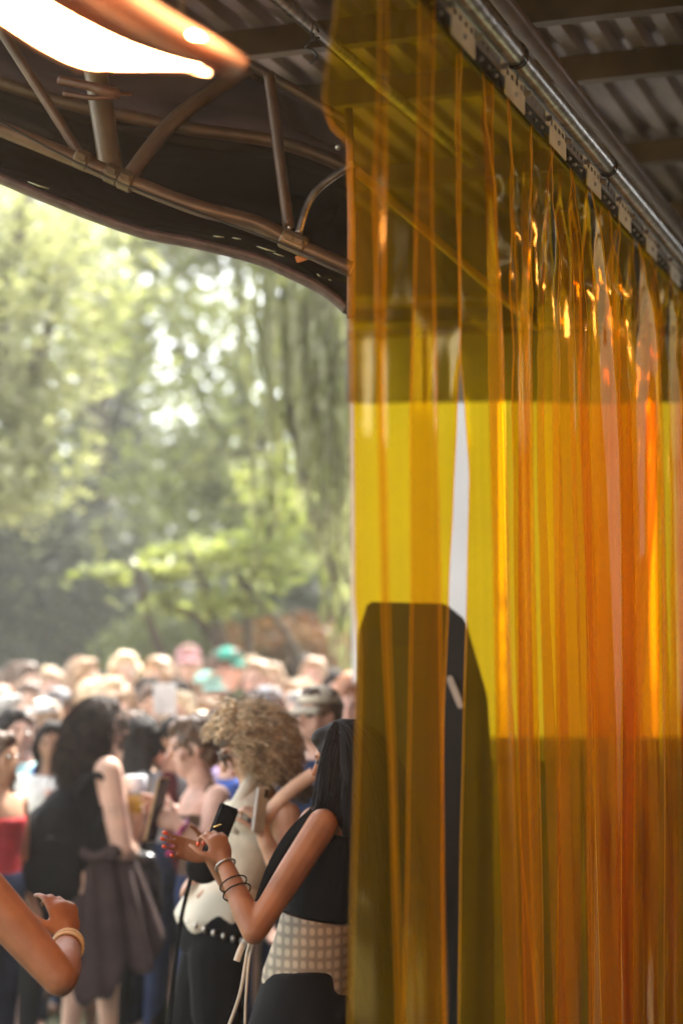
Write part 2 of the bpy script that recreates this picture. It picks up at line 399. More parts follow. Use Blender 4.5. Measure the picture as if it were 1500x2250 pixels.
def strip_mesh(fn, nu=26, nz=90, seed=0):
    """fn(u, z) -> point; a hanging sheet 2 mm thick"""
    v = []; f = []
    for j in range(nz + 1):
        t = (j / nz) ** 1.25; z = lerp(STRIP_TOP, .03, t)
        for i in range(nu + 1):
            u = i / nu; p = fn(u, z)
            dz = STRIP_TOP - z
            # crumples under the rail
            cr = math.exp(-dz / .42) * min(1, dz / .08) * (.007 if seed < 5 else .016)
            p = p + N * ((mnoise.noise(Vector((u * 2.2 + seed * 9, z * 7, seed))) + .3 * mnoise.noise(Vector((u * 4 + seed * 9, z * 19, seed)))) * cr)
            v.append(p)
    for j in range(nz):
        for i in range(nu): a = j * (nu + 1) + i; f.append((a, a + 1, a + nu + 2, a + nu + 1))
    return v, f
def add_strip(fn, label, seed, nu=26):
    v, f = strip_mesh(fn, nu, seed=seed)
    o = py_obj('curtain_strip', v, f, PVC)
    s = o.modifiers.new('t', 'SOLIDIFY'); s.thickness = .003; s.offset = 0; o.data.materials.append(PVC_EDGE); s.material_offset_rim = 1
    tag(o, label, 'curtain strip', 'amber plastic strips of the curtain'); return o

def px_strip(cols):
    """cols: (Y, [(py, px), ...]) columns across the strip"""
    def fn(u, z):
        k = u * (len(cols) - 1); i = min(int(k), len(cols) - 2); t = k - i
        pts = []
        for q in (i - 1, i, i + 1, i + 2):
            q = max(0, min(len(cols) - 1, q)); Y, tr = cols[q]
            py = 1475 - (z - EYE) / Y * F
            pts.append(P(interp(py, tr), py, Y))
        p0, p1, p2, p3 = pts
        p = 0.5 * ((2 * p1) + (p2 - p0) * t + (2 * p0 - 5 * p1 + 4 * p2 - p3) * t * t + (3 * p1 - p0 - 3 * p2 + p3) * t ** 3)
        p.z = z; return p
    return fn
SL = [
 ('first amber strip at the open left end of the curtain',
  [(3.06, [(-300, 745), (0, 735), (190, 712), (250, 722), (290, 768), (600, 772), (1300, 777), (1450, 789), (2250, 768), (2600, 768)]),
   (3.13, [(-300, 765), (0, 765), (300, 790), (1300, 795), (2250, 800)]),
   (3.20, [(-300, 800), (300, 815), (1300, 820), (2250, 835)]),
   (3.24, [(-300, 848), (0, 853), (300, 846), (800, 842), (1300, 852), (1800, 868), (2250, 886)])]),
 ('second amber strip from the left, overlapping the first in a narrow orange band',
  [(3.27, [(-300, 835), (0, 835), (400, 822), (900, 832), (1300, 840), (1800, 862), (2250, 873)]),
   (3.33, [(-300, 870), (0, 865), (400, 850), (900, 852), (1300, 860), (2250, 905)]),
   (3.42, [(-300, 900), (400, 905), (1300, 905), (2250, 925)]),
   (3.50, [(-300, 945), (400, 940), (900, 948), (1300, 955), (1800, 968), (2250, 980)]),
   (3.53, [(-300, 960), (400, 948), (900, 958), (1300, 966), (1800, 972), (2250, 976)])]),
 ('third amber strip from the left, its edge bordering the open gap',
  [(3.50, [(-300, 935), (0, 920), (400, 916), (900, 902), (1300, 904), (1800, 896), (2250, 886)]),
   (3.56, [(-300, 945), (400, 928), (1300, 920), (2250, 908)]),
   (3.64, [(-300, 975), (400, 955), (900, 945), (1300, 940), (2250, 940)]),
   (3.74, [(-300, 1000), (400, 990), (780, 990), (1300, 965), (2250, 955)]),
   (3.80, [(-300, 1020), (130, 1012), (400, 1010), (760, 1010), (900, 1003), (1100, 994), (1300, 984), (1600, 973), (1900, 970), (2250, 974)])]),
 ('fourth amber strip, its left edge bordering the open gap',
  [(3.86, [(-300, 1000), (130, 1003), (400, 1003), (760, 1010), (900, 1022), (1050, 1031), (1300, 1026), (1600, 1018), (1900, 1011), (2250, 1007)]),
   (3.92, [(-300, 1025), (400, 1030), (900, 1045), (1300, 1050), (2250, 1040)]),
   (3.99, [(-300, 1055), (400, 1065), (900, 1085), (1300, 1092), (1700, 1112), (2250, 1165)]),
   (4.02, [(-300, 1070), (400, 1085), (900, 1100), (1300, 1110), (1700, 1132), (2250, 1180)])]),
]
for i, (lab, cols) in enumerate(SL): add_strip(px_strip(cols), lab, i + 1, 30)

# the other strips hang from the rail at a regular pitch, each with its own folds
FOLDS = [  # (amp, waves, phase, lean along, lean across, squeeze) from the gap rightwards
 (.022, 1.1, .3, -.05, .028, .95), (.030, .9, 2.2, .12, -.010, .80), (.026, 1.4, 1.0, .02, .015, .85), (.036, 1.2, 3.6, -.08, .000, .75),
 (.030, 1.6, .0, .00, .020, .85), (.042, 1.0, 5.0, .05, -.015, .70), (.034, 1.3, 2.6, -.10, .010, .80), (.038, 1.5, 1.4, .04, -.010, .80),
 (.040, 1.0, 4.1, -.22, .015, .75), (.044, 1.2, .6, -.10, -.010, .80), (.040, 1.1, 3.0, -.10, -.075, .75), (.048, 1.1, 5.5, .03, -.010, .75),
 (.044, 1.3, 2.0, .00, .010, .8), (.05, 1.2, 4.4, -.06, .0, .8), (.05, 1.0, 1.2, .05, .01, .8), (.05, 1.4, 3.3, .0, -.01, .8)]
ORD = ['fifth', 'sixth', 'seventh', 'eighth', 'ninth', 'tenth', 'eleventh', 'twelfth', 'thirteenth', 'fourteenth', 'fifteenth', 'sixteenth', 'seventeenth', 'eighteenth', 'nineteenth', 'twentieth']
for i, (amp, wv, ph, la, lb, sq) in enumerate(FOLDS):
    a0 = a_of_Y(3.93) + i * .205
    rnd = random.Random(i + 40); k2, ph2, am2 = rnd.uniform(2.6, 4.6), rnd.uniform(0, 6), rnd.uniform(.005, .013)
    curl = rnd.choice((-1, 1)) * rnd.uniform(.02, .05)
    def fn(u, z, a0=a0, amp=amp, wv=wv, ph=ph, la=la, lb=lb, sq=sq, k2=k2, ph2=ph2, am2=am2, curl=curl, i=i):
        dz = STRIP_TOP - z; g = 1 - math.exp(-dz / .28); g2 = min(1, dz / 2.0)
        W = .222 * lerp(1, sq, g); uc = u - .5
        s = a0 + .125 + uc * W + la * dz * .45 + .012 * math.sin(dz * 3.1 + i) * g
        bb = .004 * (i % 3) + g * (amp * math.sin(uc * wv * 2 * PI + ph + .8 * g2 * math.sin(ph)) - amp * math.sin(ph) * .5 + am2 * math.sin(uc * k2 * 2 * PI + ph2 + dz * .8) + curl * (uc * 2) ** 2 * .7) + lb * dz
        return Q(s, bb, z)
    add_strip(fn, ORD[i] + ' amber strip counted from the open left end, hanging in creased folds', i + 11)

# ------------------------------------------------------------------ curtain rail, clamp plates, pipe
m_plate = mat('zinc_plate', (.78, .76, .58), .4, metal=.1, var=.12, scale=14, bump=.05)
m_dark_plate = mat('stainless_plate', (.07, .065, .06), .14, metal=.9, var=.3, scale=12)
m_rivet = mat('rivet_metal', (.5, .48, .44), .3, metal=.9)
m_slot = mat('slotted_steel', (.30, .28, .25), .35, metal=.6)
rail = empty('curtain_rail', Q(4, 0, RAILZ)); tag(rail, 'slotted steel hanging rail of the amber curtain with row of clamp plates', 'rail')
A0 = A_REF - .205 * 7 - .1; pl = .205
b_front = .016
for k in range(0, 24):
    a_c = A0 + .1 + k * pl; pale = (k % 2 == 1)
    a_l = a_c - pl / 2
    # slotted perforated strip, one segment per clamp: built around its rectangular slots
    bm = bmesh.new(); ns_ = 5; z0, z1, z2, z3 = RAILZ + .020, RAILZ + .027, RAILZ + .040, RAILZ + .047
    def slab(aa, ab, za, zb): b_box(bm, Q((aa + ab) / 2, b_front + .002, (za + zb) / 2), T * ((ab - aa) / 2), N * .001, Vector((0, 0, (zb - za) / 2)))
    slab(a_l + .002, a_l + pl - .002, z0 - .004, z1); slab(a_l + .002, a_l + pl - .002, z2, z3)
    st = (pl - .004) / ns_
    for q in range(ns_ + 1):
        ac = a_l + .002 + q * st; slab(max(ac - .008, a_l + .0022), min(ac + .008, a_l + pl - .0022), z1, z2)
    bm_obj('slotted_strip', bm, m_slot if not pale else m_plate, rail, smooth=False)
    m_ = m_plate if pale else m_dark_plate
    bm = bmesh.new(); w_ = .085 if pale else .094
    b_box(bm, Q(a_c, b_front + (.008 if pale else .002), RAILZ - .006), T * w_, N * .0015, Vector((0, 0, .022 if pale else .019)), .0012)
    p_ = bm_obj('clamp_plate', bm, m_, rail, smooth=False)
    if pale: p_['label'] = 'pale zinc clamp plate'
    else: p_['label'] = 'dark shiny clamp plate'
    for q in ((0,) if pale else (-.06, 0, .06)):
        bm = bmesh.new(); rr = .006 if pale else .005
        b_ell(bm, Q(a_c + q, b_front + (.0105 if pale else .0045), RAILZ - .006), (rr, rr, rr), n=8)
        rv = bm_obj('rivet', bm, m_rivet, p_)
    # bolt at the joint
    bm = bmesh.new(); c = Q(a_l, b_front + .006, RAILZ + .026)
    b_tube(bm, [c, c + N * .014], .007, 6); bm_obj('bolt', bm, m_rivet, rail, smooth=False)
bm = bmesh.new(); b_box(bm, Q(A0 + 2.4, -.004, RAILZ + .018), T * 2.5, N * .004, Vector((0, 0, .03))); bm_obj('back_bar', bm, m_black, rail, smooth=False)
pz = RAILZ + .078
pa, pb = Q(A0 - .6, .028, pz), Q(A0 + 4.6, .028, pz)
pp = tube('curtain_pipe', [pa.lerp(pb, k / 20) for k in range(21)], .0255, m_steel, None, 20)
tag(pp, 'silver galvanised scaffold pipe that the amber curtain hangs from', 'pipe')
for (px_, py_, lab) in ((1130, 150, 'upper'), (1330, 378, 'lower')):
    best = min((abs(proj(pa.lerp(pb, k / 400))[0] - px_), k) for k in range(401))[1]; c = pa.lerp(pb, best / 400)
    bm = bmesh.new()
    for s in (-.008, .008):
        ring = [c + T * (s + .004 * math.sin(q)) + N * (.0285 * math.cos(q * PI / 8)) + Vector((0, 0, .0285 * math.sin(q * PI / 8) )) for q in range(17)]
        b_tube(bm, ring, .0022, 6)
    b_tube(bm, [c + Vector((0, 0, -.03)), c + N * .008 + Vector((0, 0, -.042)), c + N * .004 + T * .006 + Vector((0, 0, -.055))], .002, 6)
    tag(bm_obj('wire_tie', bm, m_black), lab + ' of two black wire ties wrapped round the silver curtain pipe', 'wire tie')

# ------------------------------------------------------------------ canopy and truss, top left; the mirror's bending is built into the shape
def row(pts, Y, n=10):
    return [P(p.x, p.y, Y + p.z) for p in catmull([(a[0], a[1], a[2] if len(a) > 2 else 0) for a in pts], n)]
def sheet(name, rows, m, parent, thick=.006):
    v = []; f = []; n = len(rows[0])
    for r in rows: v += r
    for j in range(len(rows) - 1):
        for i in range(n - 1): a = j * n + i; f.append((a, a + 1, a + n + 1, a + n))
    o = py_obj(name, v, f, m, parent); s = o.modifiers.new('t', 'SOLIDIFY'); s.thickness = thick; s.offset = 0; return o
def resample(rows_pts, k):
    return rows_pts
HEM = [(-120, 352), (0, 402), (130, 456), (300, 518), (430, 545), (560, 578), (640, 612), (710, 648), (762, 690)]
CH = [(-120, 236), (0, 282), (130, 335), (300, 405), (430, 455), (560, 490), (640, 532), (710, 565), (772, 592)]
MID = [(-120, 120), (0, 170), (130, 212), (300, 250), (430, 275), (560, 292), (640, 310), (710, 335), (770, 362)]
TOP = [(-120, -60), (0, -30), (130, 20), (300, 60), (430, 100), (545, 138), (640, 190), (710, 232), (772, 272)]
cn = empty('canopy', P(300, 400, 5.0)); tag(cn, 'dark glossy canopy on a brown tube truss, bent as reflected, at upper left', 'canopy')
m_vinyl = mat('black_vinyl', (.016, .018, .014), .16, var=.3, scale=3, spec=.7, bump=.15, stretch=(.5, 1, 4))
m_lin = mat('grey_liner', (.12, .10, .10), .22, metal=.35, var=.35, scale=2.5, bump=.12)
m_hem = mat('brown_hem', (.085, .055, .05), .5, var=.3, scale=30)
rows = []
for t in (0, .25, .5, .75, 1):
    rows.append(row([(lerp(a[0], b[0], t), lerp(a[1], b[1], t), .35 * (1 - t)) for a, b in zip(TOP, MID)], 5.25))
sheet('grey_liner', rows, m_lin, cn)
rows = []
for t in (0, .2, .4, .6, .8, 1):
    rows.append(row([(lerp(a[0], b[0], t), lerp(a[1], b[1], t), .10 * math.sin(t * PI) - .25 * t) for a, b in zip(MID, HEM)], 5.24))
sheet('black_skirt', rows, m_vinyl, cn)
# hem band: flattened tube
hp = row([(x, y - 10) for x, y in HEM], 4.975)
bm = bmesh.new(); 
rings = []
for i, p in enumerate(hp):
    d = (hp[min(i + 1, len(hp) - 1)] - hp[max(i - 1, 0)]).normalized(); up = Vector((0, 1, 0)).cross(d).normalized() * -1
    rings.append((p, Vector((0, .03, 0)), up * .014))
b_loft(bm, rings, 12); bm_obj('hem_band', bm, m_hem, cn)
tube('bottom_chord', row(CH, 4.85), [.021] * 81, m_brown, cn, 14)
tube('middle_rail', row([(x, y + 10) for x, y in MID], 5.15), .019, m_purlin, cn, 12)
tube('top_chord', row([(x, y + 4) for x, y in TOP], 5.1), .014, m_brown, cn, 12)
def strut(p, q, r, m, Y0=4.9, Y1=4.88, bend=0):
    a, b_ = P(p[0], p[1], Y0), P(q[0], q[1], Y1); mid = a.lerp(b_, .5) + Vector((bend, 0, abs(bend) * .5))
    tube('strut', catmull([a, mid, b_], 8), r, m, cn, 12)
m_ol = mat('olive_tube', (.13, .095, .05), .4, metal=.3, var=.3)
strut((-20, 30), (180, 345), .0135, m_brown)
strut((205, 120), (245, 375), .032, m_ol, 5.0, 4.95)
strut((545, 150), (275, 400), .021, m_purlin, 5.0, 4.9, -.03)
strut((590, 160), (634, 500), .015, m_brown)
strut((775, 360), (655, 515), .010, m_steel, 4.9, 4.88, -.03)
# clamp collars where the struts meet the tubes
def collar(px, py, Y, d, r):
    c = P(px, py, Y); d = Vector(d).normalized(); bm = bmesh.new()
    b_tube(bm, [c - d * .022, c - d * .016, c + d * .016, c + d * .022], [r, r + .005, r + .005, r], 14)
    b_box(bm, c + Vector((0, -r - .006, 0)), d * .012, Vector((0, .006, 0)), Vector((0, 0, .007)), .001)
    bm_obj('clamp_collar', bm, m_ol, cn, smooth=False)
for (x, y) in ((182, 352), (248, 383), (278, 398), (634, 528), (655, 537)):
    collar(x, y, 4.85, (1, 0, -.45), .0215)
tube('cable', [P(p.x, p.y, 4.83) for p in catmull([(-60, 232, 0), (60, 300, 0), (200, 372, 0), (330, 428, 0), (470, 480, 0), (600, 528, 0), (720, 582, 0), (775, 610, 0)], 6)], .0035, m_black, cn, 6)
# vertical end post of the canopy beside the curtain
tube('end_post', [P(766, 240, 4.95), P(772, 420, 4.9), P(770, 700, 4.9)], .011, m_hem, cn, 10)
# gold gaffer scrap and small bolts
bm = bmesh.new()
b_ell(bm, P(742, 324, 4.85), (.008, .008, .008)); b_ell(bm, P(636, 500, 4.85), (.006,) * 3)
bm_obj('bolt', bm, m_rivet, cn)
bm = bmesh.new(); c = P(665, 566, 4.9); b_box(bm, c, (.018, 0, .006), (0, .003, 0), (-.003, 0, .009), .002)
bm_obj('orange_tape', bm, mat('orange_tape', (.55, .2, .04), .5), cn, smooth=False)
for (x, y, l, t) in ((585, 548, .035, -.012), (612, 560, .02, -.008), (480, 520, .02, -.003), (520, 524, .016, -.003), (85, 408, .04, -.016), (700, 605, .006, -.006), (725, 615, .006, -.002)):
    bm = bmesh.new(); b_tube(bm, [P(x, y, 4.93) + V_ * k for k, V_ in ((-1, Vector((l * .7, 0, t * .7))), (0, Vector((0, 0, 0))), (1, Vector((l * .7, 0, t * .5))))], [.001, .0022, .001], 6)
    bm_obj('silver_piping', bm, mat('silver_piping', (.45, .48, .32), .3, metal=.3), cn)

# ------------------------------------------------------------------ infrared heater
ht = empty('infrared_heater', P(250, 60, 2.8)); tag(ht, 'glowing infrared patio heater under a dark red hood, top left', 'heater')
Lr = [(-160, -40), (-60, 10), (0, 45), (100, 108), (195, 147), (330, 151), (430, 151), (460, 151)]
Ur = [(-60, -98), (20, -48), (100, 4), (180, 50), (270, 94), (350, 124), (420, 144), (452, 150)]
Hr = [(60, -200), (160, -140), (250, -70), (330, -8), (400, 38), (460, 74), (510, 106), (550, 136)]
def hrow(r, Y): return [P(p.x, p.y, Y) for p in catmull([(a[0], a[1], 0) for a in r], 6)]
rw = []
for t in (0, .33, .66, 1): rw.append([a.lerp(b_, t) + Vector((0, .02 * math.sin(t * PI), 0)) for a, b_ in zip(hrow(Lr, 2.72), hrow(Ur, 2.84))])
glow = mat('heater_glow', (.9, .5, .3), .5, emit=(1, .42, .15), estr=30)
sheet('glowing_element', rw, glow, ht, .004)
m_hood = mat('heater_hood', (.003, .0012, .001), .6, c2=(.03, .009, .005), var=.5, scale=9, bump=.1)
rw = []
for t in (0, .25, .5, .75, 1): rw.append([a.lerp(b_, t) + Vector((0, .10 * math.sin(t * PI), .01 * math.sin(t * PI))) for a, b_ in zip(hrow(Ur, 2.86), hrow(Hr, 2.80))])
sheet('hood', rw, m_hood, ht, .006)
m_rim = mat('heater_rim', (.55, .16, .06), .3, metal=.6)
tube('front_rim', [p + Vector((0, -.004, -.003)) for p in hrow(Lr, 2.715)], .0035, m_rim, ht, 8)
tube('top_rim', hrow(Hr, 2.795), .004, m_hood, ht, 8)
bm = bmesh.new(); b_ell(bm, P(442, 76, 2.82), (.020, .006, .0065)); bm_obj('hood_spot', bm, glow, ht)  # small glowing spot set on the hood
for x in (180, 235, 455):
    bm = bmesh.new(); b_box(bm, P(x, 151, 2.712), (.010, 0, 0), (0, .004, 0), (0, 0, .002), .0008); bm_obj('rim_clip', bm, m_rim, ht, smooth=False)
# hanging rods up to the roof
for x, y in ((120, -10), (400, 40)):
    p = P(x, y, 2.92); tube('hanger', [p, Vector((p.x, p.y, ZR))], .004, m_steel, ht, 6)
# pair of dark brown mounting hands of the heater bracket against the post
bm = bmesh.new()
b_tube(bm, catmull([P(130, 175, 4.8), P(200, 190, 4.78), P(250, 205, 4.78), P(290, 206, 4.8)], 6), [.012] * 8 + [.016] * 6 + [.005] * 5, 8)
b_tube(bm, catmull([P(140, 205, 4.8), P(210, 215, 4.78), P(265, 210, 4.78)], 6), .007, 8)
bm_obj('strut_bracket', bm, mat('bracket_brown', (.10, .04, .02), .4), cn)

# ------------------------------------------------------------------ damp air
hz = box('haze', (0, 20, 8.5), (45, 0, 0), (0, 42, 0), (0, 0, 9.6), None)
tag(hz, 'pale damp air over the field', kind='stuff')
hm = bpy.data.materials.new('haze'); hm.use_nodes = True; hm.node_tree.nodes.clear()
pv = hm.node_tree.nodes.new('ShaderNodeVolumePrincipled'); pv.inputs['Density'].default_value = .0030; pv.inputs['Color'].default_value = (.97, .96, .93, 1); pv.inputs['Anisotropy'].default_value = .3
ho = hm.node_tree.nodes.new('ShaderNodeOutputMaterial'); hm.node_tree.links.new(pv.outputs[0], ho.inputs['Volume'])
hz.data.materials.append(hm)
# ------------------------------------------------------------------ trees, mirror reflections built as solid geometry
def leaf_mat(name, c, c2, tint=(1.08, 1.15, .68), fac=.5):
    m = mat(name, c, .5, var=.3, scale=1.5, c2=c2, spec=.4); add_translucency(m, fac, tint); return m
L_PALE = leaf_mat('leaf_pale', (.26, .27, .15), (.40, .39, .26))
L_MID = leaf_mat('leaf_mid', (.15, .17, .08), (.25, .26, .13))
L_LIME = leaf_mat('leaf_lime', (.22, .25, .09), (.33, .34, .15))
L_DARK = leaf_mat('leaf_dark', (.032, .040, .024), (.06, .07, .04), fac=.2)
L_RUST = leaf_mat('leaf_rust', (.20, .08, .03), (.14, .09, .03), tint=(1, .8, .5))
BARK = mat('bark', (.07, .055, .04), .9, var=.4, scale=12, bump=.6, stretch=(4, 4, .6))
def leaves(name, blobs, size, m, parent, seed, aspect=.5, droop=0, clump=.6, thr=-.05):
    """leaf-sized faces spread through ellipsoid volumes, thinned by noise so that they clump"""
    rg = np.random.default_rng(seed); V = []; 
    for (px, py, Y, rx, ry, ry_depth, n) in blobs:
        c = np.array(P(px, py, Y)); k = Y / F
        q = rg.normal(0, .5, (n * 3, 3)); q = q[(q ** 2).sum(1) < 1.2][:n * 2]
        pts = c + q * np.array([rx * k, ry_depth, ry * k])
        keep = [mnoise.noise(Vector(p) / clump) > thr for p in pts]
        pts = pts[np.array(keep)][:n]
        m_ = len(pts)
        if droop:
            d = np.stack([rg.normal(0, .12, m_), rg.normal(0, .12, m_), -np.ones(m_)], 1)
        else:
            d = rg.normal(0, 1, (m_, 3)); d[:, 2] = d[:, 2] * .35 - .3
        d /= np.linalg.norm(d, axis=1)[:, None]
        e = np.cross(d, rg.normal(0, 1, (m_, 3))); e /= np.linalg.norm(e, axis=1)[:, None]
        L = size * rg.uniform(.6, 1.4, (m_, 1)); W = L * aspect
        nn = np.cross(d, e) * L * .08
        V.append(np.stack([pts - d * L / 2, pts + e * W / 2 + nn, pts + d * L / 2, pts - e * W / 2 + nn], 1))
    V = np.concatenate(V).reshape(-1, 3); nf = len(V) // 4
    me = bpy.data.meshes.new(name); me.vertices.add(len(V)); me.vertices.foreach_set('co', V.ravel())
    me.loops.add(nf * 4); me.loops.foreach_set('vertex_index', np.arange(nf * 4))
    me.polygons.add(nf); me.polygons.foreach_set('loop_start', np.arange(0, nf * 4, 4)); me.polygons.foreach_set('loop_total', np.full(nf, 4))
    me.update(calc_edges=True); return mesh_obj(name, me, m, parent, smooth=False)
def limbs(name, base, tops, r, parent):
    bm = bmesh.new(); rd = random.Random(int(base.x * 100) + len(tops))
    fork = base.lerp(tops[0], .35); fork.x = lerp(base.x, tops[0].x, .2)
    b_tube(bm, catmull([base, base.lerp(fork, .5) + Vector((rd.uniform(-.1, .1), 0, 0)), fork, tops[0]], 5), [lerp(r, r * .25, (k / 15) ** .8) for k in range(16)], 10)
    for t in tops[1:]:
        s0 = base.lerp(fork, rd.uniform(.7, 1)); mid = s0.lerp(t, .5) + Vector((rd.uniform(-.3, .3), rd.uniform(-.3, .3), rd.uniform(.1, .5)))
        b_tube(bm, catmull([s0, mid, t], 6), [lerp(r * .5, .02, k / 12) for k in range(13)], 7)
    return bm_obj(name, bm, BARK, parent)
def tree(label, basepx, baseY, tops, r, crowns, grp='trees behind the crowd'):
    b0 = P(basepx, 1475, baseY); b0.z = 0
    t = empty('tree', b0); tag(t, label, 'tree', grp)
    limbs('trunk', b0, [P(*q) for q in tops], r, t)
    for i, (blobs, size, m, kw) in enumerate(crowns): leaves('crown', blobs, size, m, t, i * 7 + int(baseY * 10), **kw)
    return t
tree('big broadleaf tree with pale hanging foliage at the left edge', -190, 14.5, [(60, 420, 14), (20, 700, 13.6), (120, 980, 13.8), (-60, 820, 14), (150, 600, 14)], .22,
     [([(30, 520, 14, 330, 150, 1, 1500), (40, 740, 13.8, 230, 200, .8, 1600), (70, 980, 13.6, 160, 190, .6, 1100), (-40, 1090, 13.8, 180, 70, .6, 400), (200, 640, 14.4, 160, 90, .6, 350)], .10, L_PALE, dict(clump=.35)),
      ([(20, 760, 14.2, 260, 320, .8, 900)], .10, L_MID, dict(clump=.4))])
tree('dark dense yew standing behind the left half of the crowd', 200, 23, [(230, 560, 23), (80, 1100, 22.6), (300, 1050, 23)], .35,
     [([(120, 1290, 22.5, 420, 260, 1.2, 7000), (-20, 1250, 22, 300, 260, 1, 3000), (240, 960, 23.4, 130, 330, .7, 3500), (330, 1380, 22, 260, 120, 1, 2500)], .13, L_DARK, dict(clump=.8, thr=-.35)),
      ([(120, 1250, 21.6, 380, 200, .8, 260)], .12, L_MID, dict(clump=.5))])
tree('tall light green tree with sky showing through its crown, right of centre', 560, 19, [(520, 420, 19), (330, 620, 19.3), (640, 700, 18.8), (450, 900, 18.8), (600, 1120, 19)], .2,
     [([(450, 520, 19, 420, 150, 1.5, 3800), (330, 760, 19.4, 220, 120, 1, 900), (580, 880, 18.8, 260, 170, 1, 1400), (480, 1080, 18.8, 260, 150, 1, 2200), (650, 1180, 19, 220, 170, 1, 1800)], .13, L_MID, dict(clump=.5)),
      ([(500, 480, 18.4, 460, 120, 1, 1500), (420, 700, 18.4, 420, 60, 1, 500), (500, 1000, 18.2, 300, 200, 1, 1000)], .13, L_LIME, dict(clump=.4, thr=.05))])
tree('young tree with lime green sprays hanging over the dark yew', 640, 13.5, [(420, 1215, 13), (300, 1240, 12.9), (360, 1330, 13), (520, 1270, 13.2), (600, 1150, 13.4)], .09,
     [([(290, 1255, 12.9, 150, 26, .3, 240), (420, 1225, 13, 130, 34, .3, 280), (360, 1325, 13, 120, 26, .3, 170), (540, 1230, 13.3, 150, 80, .4, 520), (620, 1090, 13.4, 110, 120, .4, 420), (480, 1330, 13.2, 130, 36, .3, 240)], .10, L_LIME, dict(clump=.22, thr=0))])
# strings of narrow leaves, added to imitate a smeared foliage reflection
wt = empty('tree', Vector((P(830, 0, 11.2).x, 11.4, 0))); tag(wt, 'long vertical curtains of narrow leaves added as smeared foliage reflection beside the plastic strips', 'tree', 'trees behind the crowd')
limbs('trunk', Vector((P(830, 0, 11.2).x, 11.4, 0)), [P(800, 330, 11.3), P(700, 480, 11.2), P(640, 480, 11.3)], .05, wt)
rd = random.Random(3); sb = bmesh.new(); bl = []
for k in range(95):
    x = 780 - abs(rd.gauss(0, 100)); y0 = rd.uniform(380, 700); ln = rd.uniform(250, 780) * (1.1 if x > 690 else .75)
    Y = 11.2 + rd.uniform(-.5, .6); sl = (775 - x) * .10
    p0 = P(x, y0, Y); pts = [P(x + sl * t + 5 * math.sin(t * 5 + k), y0 + ln * t, Y) for t in (0, .25, .5, .75, 1)]
    b_tube(sb, pts, .003, 4)
    for t in np.arange(.05, 1, .09): bl.append((x + sl * t, y0 + ln * t, Y, 9, 22, .05, 5))
bm_obj('hanging_twigs', sb, BARK, wt)
leaves('crown', bl, .14, L_PALE, wt, 5, aspect=.2, droop=1, thr=-1)
leaves('crown', bl[::5], .15, L_LIME, wt, 6, aspect=.2, droop=1, thr=-1)
def shrub(label, px, Y, blobs, m, size):
    b0 = P(px, 1475, Y); b0.z = 0; t = empty('shrub', b0); tag(t, label, 'shrub', 'shrubs behind the crowd')
    bm = bmesh.new()
    for bb in blobs: b_tube(bm, [b0, b0.lerp(P(bb[0], bb[1], bb[2]), .5), P(bb[0], bb[1], bb[2])], [.04, .03, .01], 6)
    bm_obj('stems', bm, BARK, t); leaves('foliage', blobs, size, m, t, int(px), clump=.4, thr=-.3)
shrub('dark green laurel hedge clump below the lime sprays', 480, 17.5, [(470, 1400, 17.5, 180, 110, .8, 2200), (360, 1440, 17.5, 160, 90, .8, 1200)], L_MID, .11)
shrub('bushy shrub with rust coloured leaves right of the laurel', 650, 16.5, [(640, 1420, 16.5, 170, 70, .6, 900)], L_RUST, .10)
shrub('deep green shrub behind the rust leaved one, near the strips', 700, 18, [(700, 1390, 18, 200, 130, .8, 2600), (600, 1370, 18.5, 200, 120, .8, 2000)], L_DARK, .12)
fw = leaves('far_wood', [(x, y, 34 + (x % 7), 330, 260, 3, nn) for (x, y, nn) in ((0, 500, 1800), (0, 800, 3500), (0, 1150, 6000), (250, 1200, 5000), (450, 1250, 4500), (700, 1250, 3500), (700, 950, 900), (550, 1000, 1500), (250, 800, 1200), (450, 560, 900), (150, 380, 1200), (700, 1400, 5000), (300, 1400, 5000))], .22, L_MID, None, 77, clump=1.3, thr=-.12)
tag(fw, 'far wood beyond the trees', kind='stuff')

shrub('long low dark hedge closing the field behind the crowd', 300, 27, [(x, y, 27, 260, 120, 1.2, 2600) for x in (-150, 100, 350, 600, 850) for y in (1330, 1440)], L_DARK, .17)

# ------------------------------------------------------------------ people, mirror reflections built as solid figures
V3 = Vector
def skin(n, c): return mat('skin_' + n, c, .48, var=.16, scale=14, spec=.35, bump=.12)
SK_LIT = skin('heater_lit', (.33, .14, .066))  # darker orange skin: the heater's light is put into the colour
SK = [skin('fair', (.62, .40, .30)), skin('tan', (.50, .29, .19)), skin('rosy', (.60, .36, .28)), skin('brown', (.27, .14, .085))]
def cloth(n, c, r=.9, **k): return mat('cloth_' + n, c, r, var=.22, scale=9, bump=.35, spec=.15, **k)
CL = dict(black=cloth('black', (.006, .006, .0065)), white=cloth('white', (.78, .78, .76)), cream=cloth('cream', (.62, .56, .45)), grey=cloth('grey', (.25, .26, .28)),
          lavender=cloth('lavender', (.38, .30, .55)), teal=cloth('teal', (.05, .26, .20)), mint=cloth('mint', (.35, .62, .52)), red=cloth('red', (.42, .035, .045)), pink=cloth('pink', (.62, .33, .35)),
          blue=cloth('blue', (.05, .10, .34)), maroon=cloth('maroon', (.10, .018, .022)), brown=cloth('brown', (.10, .06, .04)), navy=cloth('navy', (.02, .03, .07)), mauve=cloth('mauve', (.060, .040, .038)),
          slate=cloth('slate', (.16, .20, .26)), peach=cloth('peach', (.65, .42, .30)), olive=cloth('olive', (.11, .11, .06)), denim=cloth('denim', (.10, .14, .22)), aqua=cloth('aqua', (.35, .58, .62)), orange=cloth('orange', (.55, .16, .05)))
